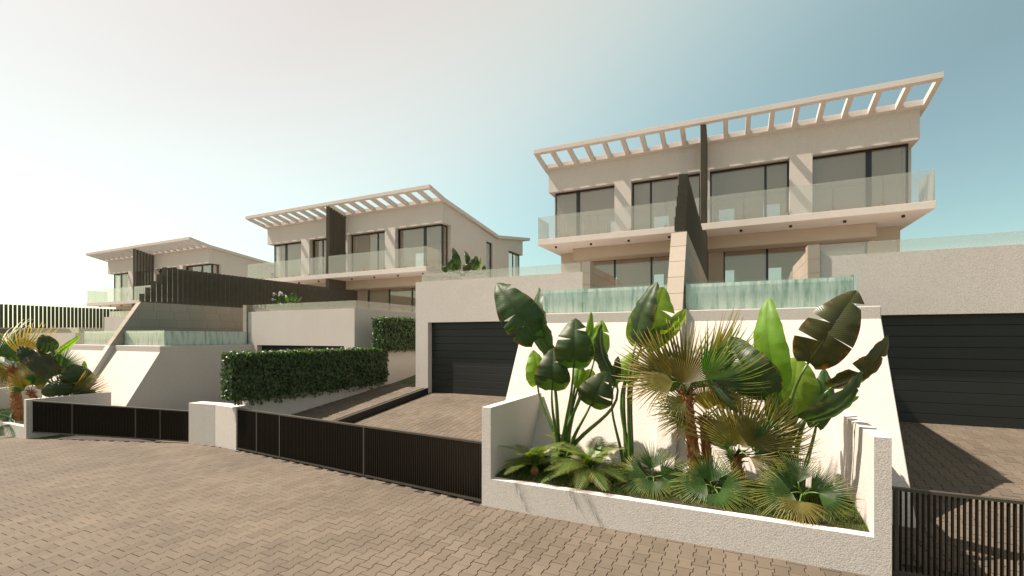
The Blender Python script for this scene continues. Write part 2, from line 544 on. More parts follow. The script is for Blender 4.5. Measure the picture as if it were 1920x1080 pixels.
def build_house():
    h = link('house', None)
    h.location = (XC, ORG[1], ORG[2])
    B = lambda name, m_, mb, par=None: mb.build(name, m_, par or h, ORG)

    # -- podium with the leaning front
    foot_z = -2.75
    foot_y = 8.87 - SLOPE * (0.28 - foot_z)
    bevel(B('podium', 'plaster', MB().prism_x([(8.87, 0.48), (8.87, 0.28), (foot_y, foot_z), (12.15, foot_z), (12.15, 0.48)], -3.04, 3.04)))

    # -- blade wall on the party line: stucco below, stone tiles above
    front = lambda z: 9.70 - 0.585 * (2.10 - z)
    low = lambda z: front(0.48) - 0.53 * (0.48 - z)
    bevel(B('blade_foot', 'plaster', MB().prism_x([(front(0.48), 0.479), (low(-2.75), -2.75), (low(-2.75) + 0.6, -2.75), (front(0.48) + 0.4, 0.479)], -0.152, 0.152)))
    blade = B('blade_wall', 'tile_joint', MB().prism_x([(front(0.48) + .012, 0.48), (front(2.09) + .012, 2.09), (21.0, 2.09), (21.0, 0.48)], -0.135, 0.135))
    rows = 5
    for r in range(rows):
        z0 = 0.48 + r * 1.62 / rows
        z1 = z0 + 1.62 / rows
        for face in (-1, 1):
            tile_course(blade, face, front(z0) + 0.0, 21.0, z0, z1, 0.135 * face, face, r, front)
        MB().prism_x([(front(z0), z0 + .003), (front(z1), z1 - .003), (front(z1) + .012, z1 - .003), (front(z0) + .012, z0 + .003)], -0.146, 0.146).build('tile', 'tile', blade, ORG)
    B('coping', 'tile', MB().box(-0.147, 0.147, front(2.09), 21.0, 2.0905, 2.10), blade)

    # -- fins standing on the blade wall, stepping up from its front edge
    fence = B('fin_fence', 'fin', MB().box(-0.05, 0.05, 9.78, 20.98, 2.10, 2.13))
    mesh_of = {}
    y, k = 9.775, 0
    while y < 20.9:
        top = (2.42, 2.68, 2.94, 3.23)[k] if k < 4 else 3.53
        if y > 18.60:
            top = 4.005
        key = top
        if key not in mesh_of:
            mesh_of[key] = MB().prism_z(LOUVRE, 0, top - 2.131).mesh('fin', 'fin')
        link('fin', mesh_of[key], fence, Matrix.Translation((0, y - ORG[1], 2.131 - ORG[2])))
        y += 0.1925
        k += 1

    # -- pool halves with acrylic edges
    for s in (-1, 1):
        a, b = sorted((0.17 * s, 2.74 * s))
        w = B('pool', ['water', 'water_top'], MB().box(a, b, 9.17, 12.1, 0.485, 0.985))
        w.data.polygons[1].material_index = 1
        g = MB().box(a - (0.012 if s < 0 else 0), b + (0.012 if s > 0 else 0), 9.135, 9.155, 0.482, 1.015)
        g.box(*sorted((2.745 * s, 2.765 * s)), 9.16, 12.15, 0.482, 1.015)
        B('acrylic_edge', 'acrylic', g, w)
        B('acrylic_corner', 'edge_glass', MB().box(*sorted((2.752 * s, 2.772 * s)), 9.128, 9.148, 0.482, 1.02), w)

    # -- garage blocks with doors and roof terraces
    for s in (-1, 1):
        X = lambda a, b: tuple(sorted((a * s, b * s)))
        x0, x1 = X(2.72, 8.38)
        d0, d1 = X(3.27, 7.89)
        mb = MB()
        holed_wall(mb, x0, x1, -3.0, 1.78, [(d0, d1, -3.01, 0.46)], XZ, 12.16, 12.37)
        bevel(B('garage_wall', 'plaster', mb), 0.01)
        q0, q1 = X(8.16, 8.38)
        mb = MB().box(q0, q1, 12.372, 21.6, -3.0, 1.78)
        B('side_wall', 'plaster', mb)
        q0, q1 = X(2.725, 8.155)
        B('terrace_deck', 'plaster', MB().box(q0, q1, 12.375, 21.6, 0.62, 0.98))
        B('garage_back', 'interior', MB().box(q0, q1, 18.0, 18.2, -3.0, 0.60))
        # sectional door
        door = B('garage_door', 'door', MB().box(d0 - 0.05, d1 + 0.05, 12.41, 12.44, -1.84, 0.50))
        n = 10
        for i in range(n):
            z0 = -1.84 + i * 2.31 / n
            bevel(B('door_panel', 'door', MB().box(d0 - 0.04, d1 + 0.04, 12.375, 12.409, z0 + 0.004, z0 + 2.31 / n - 0.004), door), 0.006)
        B('door_seal', 'edging', MB().box(d0, d1, 12.371, 12.404, -1.87, -1.842), door)
        # stone-clad inner wall with its pillar
        q0, q1 = X(2.502, 2.715)
        pil = B('inner_wall', 'tile_joint', MB().box(q0, q1, 12.112, 14.87, 0.48, 1.945))
        B('pillar_core', 'tile_joint', MB().box(q0, q1, 12.112, 12.43, 1.946, 2.045), pil)
        for r in range(5):
            z0 = 0.48 + r * 0.313
            z1 = z0 + 0.313
            MB().box(q0 - 0.002, q1 + 0.002, 12.10, 12.112, z0 + .003, min(z1, 2.05) - .003).build('tile', 'tile', pil, ORG)
            tile_course(pil, s, 12.115, 12.43, z0, z1, 2.502 * s, -s, 0)
            tile_course(pil, s, 12.436, 14.87, z0, min(z1, 1.945), 2.502 * s, -s, r)
        B('coping', 'tile', MB().box(q0 - 0.005, q1 + 0.005, 12.10, 12.435, 2.046, 2.056), pil)
        B('side_screen', 'rail_glass', MB().prism_x([(14.9, 0.99), (16.6, 0.99), (16.6, 1.75), (16.0, 1.94), (14.9, 1.94)], *X(2.55, 2.57)))
        # balustrade on the parapet
        q = [2.76 + i * (8.28 - 2.76) / 4 for i in range(5)]
        for a, b in zip(q, q[1:]):
            gl = B('balustrade_pane', 'rail_glass', MB().box(*X(a + .006, b - .006), 12.345, 12.361, 1.60, 2.07))
        for i in range(4):
            ya = 12.37 + i * 2.1
            B('balustrade_pane', 'rail_glass', MB().box(*X(8.262, 8.278), ya + .006, ya + 2.1 - .006, 1.60, 2.07))

    # -- terrace between the blocks and ground floor of the villas
    for s in (-1, 1):
        X = lambda a, b: tuple(sorted((a * s, b * s)))
        B('pool_terrace', 'tile', MB().box(*X(0.14, 2.50), 12.12, 21.0, 0.60, 0.98))
    B('ground_floor_slab', 'floor', MB().box(-6.45, 6.45, 21.05, 26.2, 0.70, 0.975))
    mb = MB()
    holed_wall(mb, -6.47, 6.47, 0.70, 4.005, [(-5.52, -0.66, 0.98, 3.65), (0.66, 5.52, 0.98, 3.65)], XZ, 21.0, 21.25)
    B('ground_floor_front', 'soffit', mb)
    for s in (-1, 1):
        q0, q1 = sorted((6.23 * s, 6.47 * s))
        B('ground_floor_side', 'plaster', MB().box(q0, q1, 21.252, 26.2, 0.70, 4.005))
        a, b = sorted((0.66 * s, 5.52 * s))
        build_window(h, a, b, 0.985, 3.645, 21.10, sorted((2.26 * s, 3.90 * s)), XZ)
    mb = MB()
    holed_wall(mb, -6.22, 6.22, 0.98, 4.0, [(-2.88, -2.35, 0.99, 3.42), (0.68, 1.10, 0.99, 3.42), (2.63, 3.19, 0.99, 3.42), (-5.6, -4.9, .99, 3.42)], XZ, 26.0, 26.15)
    B('ground_floor_back', 'interior', mb)
    B('ground_party_wall', 'interior', MB().box(-0.12, 0.12, 21.26, 25.99, 0.98, 4.0))
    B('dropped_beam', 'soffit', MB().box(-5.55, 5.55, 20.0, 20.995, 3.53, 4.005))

    # -- balcony slab, downlights and balustrade
    slab = B('balcony_slab', 'plaster', MB().box(-6.714, 6.714, 18.57, 30.07, 4.01, 4.25))
    bevel(slab, 0.008)
    cyl = MB().tube([(0, 0, 0), (0, 0, -0.075)], [0.05, 0.05], 14)
    cm = cyl.mesh('downlight', 'black')
    for x in (1.28, 2.88, 4.48, 6.07):
        for s in (-1, 1):
            link('downlight', cm, slab, Matrix.Translation((x * s, 19.18 - ORG[1], 4.008 - ORG[2])))
    xs = [0.13, 1.35, 2.70, 4.045, 5.395, 6.70]
    for s in (-1, 1):
        for i, (a, b) in enumerate(zip(xs, xs[1:])):
            p = B('balcony_pane', 'rail_glass', MB().box(*sorted(((a + .006) * s, (b - .006) * s)), 18.60, 18.616, 4.27, 5.236))
            if i:
                B('clip', 'clip', MB().box(a * s - 0.045, a * s + 0.045, 18.575, 18.64, 4.252, 4.33), p)
        B('balcony_pane', 'rail_glass', MB().box(*sorted((6.684 * s, 6.70 * s)), 18.62, 19.93, 4.27, 5.236))

    # -- upper floor walls
    mb = MB()
    holed_wall(mb, -6.72, 6.72, 4.252, 7.76, [(-6.73, -3.65, 4.24, 6.70), (-2.93, -0.18, 4.24, 6.70), (0.18, 2.93, 4.24, 6.70), (3.65, 6.73, 4.24, 6.70)], XZ, 19.957, 20.19)
    B('upper_front', 'plaster', mb)
    for s in (-1, 1):
        t0, t1 = 6.72 * s, 6.49 * s
        mb = MB()
        holed_wall(mb, 20.192, 30.07, 4.252, 6.99, [(20.19, 20.77, 4.24, 6.70), (24.68, 25.49, 4.24, 6.62), (27.8, 30.08, 4.24, 6.60)], YZ, t0, t1)
        mb.prism_x([(20.192, 6.992), (30.07, 6.992), (30.07, 7.70), (26.0, 7.03), (20.192, 7.74)], t0, t1)
        B('upper_side', 'plaster', mb)
        a, b = sorted((3.65 * s, 6.50 * s))
        build_window(h, a, b, 4.26, 6.69, 20.27, [5.39 * s], XZ, (5.39 * s,))
        a, b = sorted((0.18 * s, 2.93 * s))
        build_window(h, a, b, 4.26, 6.69, 20.27, [2.155 * s], XZ)
        build_window(h, 20.345, 20.77, 4.26, 6.69, 6.43 * s if s > 0 else -6.50, [], YZ)
        build_window(h, 24.70, 25.47, 4.26, 6.61, 6.55 * s if s > 0 else -6.62, [], YZ)
        build_window(h, 27.82, 29.95, 4.26, 6.59, 6.45 * s if s > 0 else -6.52, [28.9], YZ)
    mb = MB()
    holed_wall(mb, -6.45, 6.45, 4.252, 7.7, [(-6.2, -0.3, 4.3, 7.6), (0.3, 6.2, 4.3, 7.6)], XZ, 29.9, 30.06)
    B('upper_rear', 'plaster', mb)
    mb = MB()
    holed_wall(mb, -6.48, 6.48, 4.252, 7.0, [(-2.87, -2.09, 4.26, 6.58), (-5.5, -4.8, 4.26, 6.58), (0.31, 1.10, 4.26, 6.58), (2.40, 3.12, 4.26, 6.58)], XZ, 26.0, 26.12)
    B('upper_partition', 'interior', mb)
    B('upper_party_wall', 'interior', MB().box(-0.12, 0.12, 20.35, 25.99, 4.252, 6.95))
    B('upper_floor_finish', 'floor', MB().box(-6.47, 6.47, 20.36, 29.88, 4.2505, 4.262))

    # -- fin screen between the two balconies
    scr = B('fin_screen', 'fin', MB().box(-0.06, 0.06, 18.66, 19.94, 4.2515, 4.275))
    y = 18.66
    while y < 19.85:
        top = 8.06 - 0.234 * (y + 0.15 - 18.59) - 0.004
        MB().prism_z([(a, b + y) for a, b in LOUVRE], 4.277, top).build('fin', 'fin', scr, ORG)
        y += 0.1925

    # -- butterfly roof with the open pergola along its front edge
    tz = lambda y: 8.23 - (y - 18.59) * 0.219
    bz = lambda y: 8.05 - (y - 18.59) * 0.234
    ys = 19.79
    roof = B('roof', 'plaster', MB().prism_x([(ys, tz(ys)), (19.957, 7.93), (26.0, 7.22), (30.97, 8.01), (30.97, 7.81), (26.0, 7.01), (19.957, 7.73), (ys, bz(ys))], -6.907, 6.907))
    bevel(roof, 0.008)
    bevel(B('front_beam', 'plaster', MB().prism_x([(18.59, 8.23), (18.74, tz(18.74)), (18.74, bz(18.74)), (18.59, 8.05)], -6.907, 6.907), roof), 0.006)
    raft = [(18.7405, tz(18.7405)), (ys - 0.0005, tz(ys)), (ys - 0.0005, bz(ys)), (18.7405, bz(18.7405))]
    for s in (-1, 1):
        for i in range(1, 9):
            c = i * 6.86 / 9
            B('rafter', 'plaster', MB().prism_x(raft, *sorted(((c - 0.08) * s, (c + 0.08) * s))), roof)
        B('rafter', 'plaster', MB().prism_x(raft, *sorted((6.767 * s, 6.907 * s))), roof)
    B('rafter', 'plaster', MB().prism_x(raft, -0.10, 0.10), roof)
    return h

house_a = build_house()
tag(house_a, 'large pale semi-detached villa nearest the camera, right of the others, behind the big planter', 'house', 'matching villa pairs along the street')
house_b = copy_tree(house_a)
house_b.location = Vector(house_a.location) + STEP
tag(house_b, 'middle villa pair of the row, seen above the ivy hedge', 'house')
house_c = copy_tree(house_a, None, ('tile', 'coping', 'clip'))
house_c.location = Vector(house_a.location) + 2 * STEP
tag(house_c, 'farthest and smallest villa pair at the left end of the row', 'house')

# ------------------------------------------------------------------ ground
def sheet(name, x0, x1, y0, y1, zf, m_, nx=1, ny=1, parent=None):
    mb = MB()
    for i in range(nx + 1):
        for j in range(ny + 1):
            x, y = x0 + (x1 - x0) * i / nx, y0 + (y1 - y0) * j / ny
            mb.v.append((x, y, zf(x, y)))
    for i in range(nx):
        for j in range(ny):
            a = i * (ny + 1) + j
            mb.f.append((a, a + ny + 1, a + ny + 2, a + 1))
    return mb.build(name, m_, parent)

def slab_sheet(name, poly, zf, m_):
    mb = MB()
    mb.face([(x, y, zf(x, y)) for x, y in poly])
    return mb.build(name, m_)

tag(sheet('ground', -900, 900, -900, 900, lambda x, y: -4.3, 'earth', 4, 4), kind='structure')
road_z = lambda x, y: street_z(max(x, -45.0))
tag(sheet('road', -60, 60, -45, 6.0, lambda x, y: road_z(x, y) - 0.020, 'road', 240, 1), kind='structure')
street = tag(sheet('street', -26, 6.2, -1.5, 7.6, lambda x, y: street_z(x) - 0.012, 'joint_sand', 130, 1), kind='structure')

# double-T pavers: wide straight ends, a narrower waist, every second column half a length on
PW, PL = 0.160, 0.250
HALF_W, HALF_N, STEP_A, STEP_B = 0.0925, 0.0675, 0.050, 0.075
def paver_outline(g):
    w, n = HALF_W - g, HALF_N - g
    l = PL / 2 - g
    return [(-w, -l), (w, -l), (w, -STEP_B), (n, -STEP_A), (n, STEP_A), (w, STEP_B), (w, l), (-w, l), (-w, STEP_B), (-n, STEP_A), (-n, -STEP_A), (-w, -STEP_B)]
def paver_parts():
    top, mid = paver_outline(0.0066), paver_outline(0.0036)
    v = [(x, y, 0.0) for x, y in top] + [(x, y, -0.0028) for x, y in mid] + [(x, y, -0.022) for x, y in mid]
    f = [tuple(range(12))]
    for k in range(12):
        k2 = (k + 1) % 12
        f.append((k2, k, 12 + k, 12 + k2))
        f.append((12 + k2, 12 + k, 24 + k, 24 + k2))
    return np.array(v), f
PV, PF = paver_parts()
paver_mesh = bpy.data.meshes.new('paver')
paver_mesh.from_pydata([tuple(p) for p in PV], [], PF)
paver_mesh.materials.append(M['paver'])
CA, SA = math.cos(rad(YAW)), math.sin(rad(YAW))

def lay_pavers(parent, x0, x1, y0, y1, inside, zf, slope=0.0, shown=None, best=300, shift=(0.0, 0.0)):
    """pavers as parts: those that show largest singly, the rest joined into one part"""
    rng = random.Random(3)
    spots = []
    for i in range(int((x1 - x0) / PW) + 1):
        for j in range(int((y1 - y0) / PL) + 1):
            x = x0 + i * PW + shift[0]
            y = y0 + j * PL + (PL / 2 if i % 2 else 0) + shift[1]
            if not inside(x, y):
                continue
            z = zf(x, y)
            d = -SA * x + CA * y
            score = 0.0
            if d > 0.5:
                px = 960 + FOCAL * (CA * x + SA * y) / d
                py = HORIZON - FOCAL * z / d
                if -10 < px < 1930 and py < 1090 and (shown is None or shown(px, py)):
                    score = abs(z) / (d * d * d)
            spots.append((score, x, y, z))
    spots.sort(key=lambda s: -s[0])
    ca, sa = math.cos(math.atan(slope)), math.sin(math.atan(slope))
    rest_v, rest_f = [], []
    for n, (score, x, y, z) in enumerate(spots):
        dz = rng.uniform(-0.0016, 0.0016)
        tx, ty = rng.uniform(-0.006, 0.006), rng.uniform(-0.006, 0.006)
        rot = Matrix.Rotation(math.atan(slope) + tx, 4, 'X') @ Matrix.Rotation(ty, 4, 'Y') @ Matrix.Rotation(rng.uniform(-0.006, 0.006), 4, 'Z')
        mtx = Matrix.Translation((x, y, z + dz)) @ rot
        if n < best and score > 0:
            link('paver', paver_mesh, parent, mtx)
        else:
            R = np.array(mtx.to_3x3())
            rest_v.append(PV @ R.T + np.array((x, y, z + dz)))
            rest_f.append(len(rest_f))
    if rest_v:
        V = np.concatenate(rest_v)
        F = [tuple(q + 36 * k for q in f) for k in range(len(rest_v)) for f in PF]
        me = bpy.data.meshes.new('paver_field')
        me.from_pydata(V.tolist(), [], F)
        me.materials.append(M['paver'])
        tag(link('paver_field', me, parent), kind='stuff')

EDGE = [(-30, 5.75), (-17.7, 5.75), (-12.49, 6.98), (-11.57, 7.08), (-10.57, 6.96), (-3.53, 6.06), (-3.38, 6.10), (1.52, 6.10), (8, 6.2)]
def street_edge(x):
    for (xa, ya), (xb, yb) in zip(EDGE, EDGE[1:]):
        if xa <= x <= xb:
            return ya + (yb - ya) * (x - xa) / (xb - xa)
    return 5.7
lay_pavers(street, -25.9, 6.1, -1.4, 7.4, lambda x, y: y < street_edge(x) + 0.02, lambda x, y: street_z(x))

# driveways of the near villas
dz = lambda x, y: drive_z(y)
left_vis = lambda px, py: 640 < px < 1000 and py < 765 + (px - 443) * 0.141
drive_left = tag(slab_sheet('driveway', [(-3.40, 6.12), (-3.40, 12.6), (-8.80, 12.6), (-8.80, 6.80)], lambda x, y: drive_z(y) - 0.012, 'joint_sand'), kind='structure')
lay_pavers(drive_left, -8.70, -3.45, 6.9, 12.5, lambda x, y: y > street_edge(x) + 0.15, dz, DRIVE, left_vis)
drive_right = tag(sheet('driveway', 1.52, 7.3, 6.22, 12.6, lambda x, y: drive_z(y) - 0.012, 'joint_sand', 1, 1), kind='structure')
lay_pavers(drive_right, 1.62, 7.25, 6.4, 12.5, lambda x, y: True, dz, DRIVE, lambda px, py: px > 1670)
# the raised path beside it, edged in black steel
pz = lambda x, y: drive_z(min(y, 12.75)) + 0.18
path = tag(sheet('path', -10.62, -8.83, 7.05, 12.75, lambda x, y: drive_z(y) + 0.168, 'joint_sand', 1, 1), kind='structure')
lay_pavers(path, -10.52, -8.93, 7.2, 12.65, lambda x, y: True, pz, DRIVE, lambda px, py: py < 800)
MB().prism_x([(7.0, drive_z(7.0) - 0.2), (12.15, drive_z(12.15) - 0.2), (12.15, drive_z(12.15) + 0.188), (7.0, drive_z(7.0) + 0.188)], -8.832, -8.806).build('path_edging', 'edging', path)
# driveways of the middle villas
tag(sheet('driveway', -17.1, -10.86, 6.85, 12.1, lambda x, y: -2.74 + (y - 6.9) * 0.03, 'road', 2, 2), kind='structure')
tag(sheet('driveway', -29, -22.6, 5.7, 12.1, lambda x, y: -2.9 + (y - 5.7) * 0.04, 'road', 2, 2), kind='structure')
tag(sheet('lawn', -10.62, -9.3, 12.755, 21.0, lambda x, y: -1.60 + 0.16 * (y - 12.75), 'lawn', 2, 6), kind='structure')
tag(sheet('back_garden', -50, 12, 21.6, 60, lambda x, y: -2.5, 'lawn', 2, 2), kind='structure')

# ------------------------------------------------------------------ planters
def planter(label, xl, xr, yf, yb, top, front_top, foot, bed):
    p = thing('planter', ((xl + xr) / 2, yf, foot), label, 'planter', 'front garden planters')
    o = ((xl + xr) / 2, yf, foot)
    T = 0.135
    MB().box(xl, xl + 0.15, yf + T, yb, foot, top).build('side_wall', 'plaster', p, o)
    MB().box(xr - 0.15, xr, yf + T, yb, foot, top).build('side_wall', 'plaster', p, o)
    MB().prism([(xl, foot), (xr, foot), (xr, top), (xr - 0.15, top), (xr - 0.15, front_top), (xl + 0.15, front_top), (xl + 0.15, top), (xl, top)],
               lambda a, b, t: (a, t, b), yf, yf + T).build('front_wall', 'plaster', p, o)
    mb = MB()
    n, m_ = 24, 10
    rng = random.Random(5)
    for i in range(n + 1):
        for j in range(m_ + 1):
            mb.v.append((xl + 0.14 + (xr - xl - 0.28) * i / n, yf + 0.12 + (yb - yf - 0.12) * j / m_, bed + rng.uniform(-0.015, 0.02) + 0.05 * math.sin(math.pi * j / m_)))
    for i in range(n):
        for j in range(m_):
            a = i * (m_ + 1) + j
            mb.f.append((a, a + m_ + 1, a + m_ + 2, a + 1))
    mb.build('soil', 'soil', p, o)
    return p
planter('wide white planter full of palms in front of the nearest house', XC - 2.45, XC + 2.45, 6.02, 8.05, -1.06, -2.125, -2.9, -2.13)
planter('white planter cut by the left edge of the picture, beside the far gate', -22.6, -17.70, 5.66, 7.60, -1.755, -2.52, -3.2, -2.54)

def grass_bed(name, label, x0, x1, y0, y1, z, count):
    rng = random.Random(11)
    mb = MB()
    mb.uv = []
    for _ in range(count):
        x, y = rng.uniform(x0, x1), rng.uniform(y0, y1)
        hgt = rng.uniform(0.03, 0.075)
        a = rng.uniform(0, math.tau)
        w = rng.uniform(0.003, 0.006)
        lx, ly = rng.uniform(-.03, .03), rng.uniform(-.03, .03)
        zz = z + 0.05 * math.sin(math.pi * (y - y0) / (y1 - y0)) - 0.01
        i = len(mb.v)
        mb.v += [(x - w * math.cos(a), y - w * math.sin(a), zz), (x + w * math.cos(a), y + w * math.sin(a), zz), (x + lx, y + ly, zz + hgt)]
        mb.uv += [(0.4, 0), (0.6, 0), (0.5, 0.8)]
        mb.f.append((i, i + 1, i + 2))
    return tag(mb.build(name, 'grass'), label, 'grass', kind='stuff')
grass_bed('bed_grass', 'short grass under the palms in the wide near planter', XC - 2.29, XC + 2.29, 6.16, 7.55, -2.12, 26000)
grass_bed('bed_grass', 'grass under the palms in the planter at the left edge', -22.4, -17.86, 5.80, 7.3, -2.53, 5000)

# ------------------------------------------------------------------ walls and gates
pil = thing('gate_pillar', (-11.5, 7.1, -2.75), 'low white wall pier with two faces between the two long gates', 'pillar')
po = (-11.5, 7.1, -2.75)
bevel(MB().prism_z([(-12.49, 6.98), (-11.57, 7.08), (-11.57, 7.40), (-12.49, 7.32)], -2.95, -1.69).build('left_leaf', 'plaster', pil, po), 0.006)
bevel(MB().prism_z([(-11.569, 7.08), (-10.57, 6.96), (-10.57, 7.30), (-11.569, 7.40)], -2.95, -1.69).build('right_leaf', 'plaster', pil, po), 0.006)

ret = thing('retaining_wall', (-10.74, 13, -2.9), 'long low white wall carrying the ivy beside the raised path', 'wall')
bevel(MB().box(-10.86, -10.62, 7.31, 21.5, -2.9, -0.47).build('wall', 'plaster', ret, (-10.74, 13, -2.9)), 0.01)

def gate(label, p0, p1, bot, top, posts, pitch=0.049, fence_depth=0.052):
    """upright bars between two rails; p0 -> p1 in plan, bot and top are (start, end) levels"""
    a, b = Vector((*p0, 0)), Vector((*p1, 0))
    L = (b - a).length
    ux = (b - a) / L
    ang = math.atan2(ux.y, ux.x)
    root = thing('driveway_gate', (p0[0], p0[1], bot[0]), label, 'gate', 'dark slatted driveway gates')
    root.rotation_euler = (0, 0, ang)
    zl = lambda t, pr: pr[0] + (pr[1] - pr[0]) * t - bot[0]
    def rail(name, y0, y1, pr, dz0, dz1, m_):
        mb = MB()
        mb.prism([(0, zl(0, pr) + dz0), (L, zl(1, pr) + dz0), (L, zl(1, pr) + dz1), (0, zl(0, pr) + dz1)], lambda u, v, t: (u, t, v), y0, y1)
        return mb.build(name, m_, root)
    rail('top_rail', -0.03, 0.03, top, -0.03, 0.0, 'gate_rail')
    rail('bottom_rail', -0.026, 0.026, bot, 0.0, 0.035, 'gate_rail')
    h0 = min(top[0] - bot[0], top[1] - bot[1])
    bm = MB().box(-0.005, 0.005, -fence_depth / 2, fence_depth / 2, 0.0, 1.0).mesh('bar', 'gate')
    n = int(L / pitch)
    for i in range(n):
        t = (i + 0.5) / n
        z0, z1 = zl(t, bot) + 0.034, zl(t, top) - 0.029
        link('bar', bm, root, Matrix.Translation((L * t, 0, z0)) @ Matrix.Diagonal((1, 1, z1 - z0, 1)))
    for u in posts:
        t = u / L
        MB().box(u - 0.016, u + 0.016, -0.034, 0.034, zl(t, bot) + 0.036, zl(t, top) - 0.031).build('post', 'gate_rail', root)
    return root
gate('long dark slatted gate between the white pier and the big planter', (-10.54, 6.99), (-3.42, 6.10), (-2.66, -2.51), (-1.695, -1.60), (0.86, 1.78, 4.50))
gate('dark slatted gate left of the white pier, ending at the left planter', (-17.66, 5.79), (-12.51, 7.02), (-2.69, -2.70), (-1.79, -1.90), (1.45, 3.60, 4.40))
gate('dark slatted gate in the bottom right corner, right of the planter', (1.555, 6.15), (7.0, 6.20), (-2.51, -2.51), (-1.60, -1.58), (0.03, 5.42), 0.0465, 0.05)

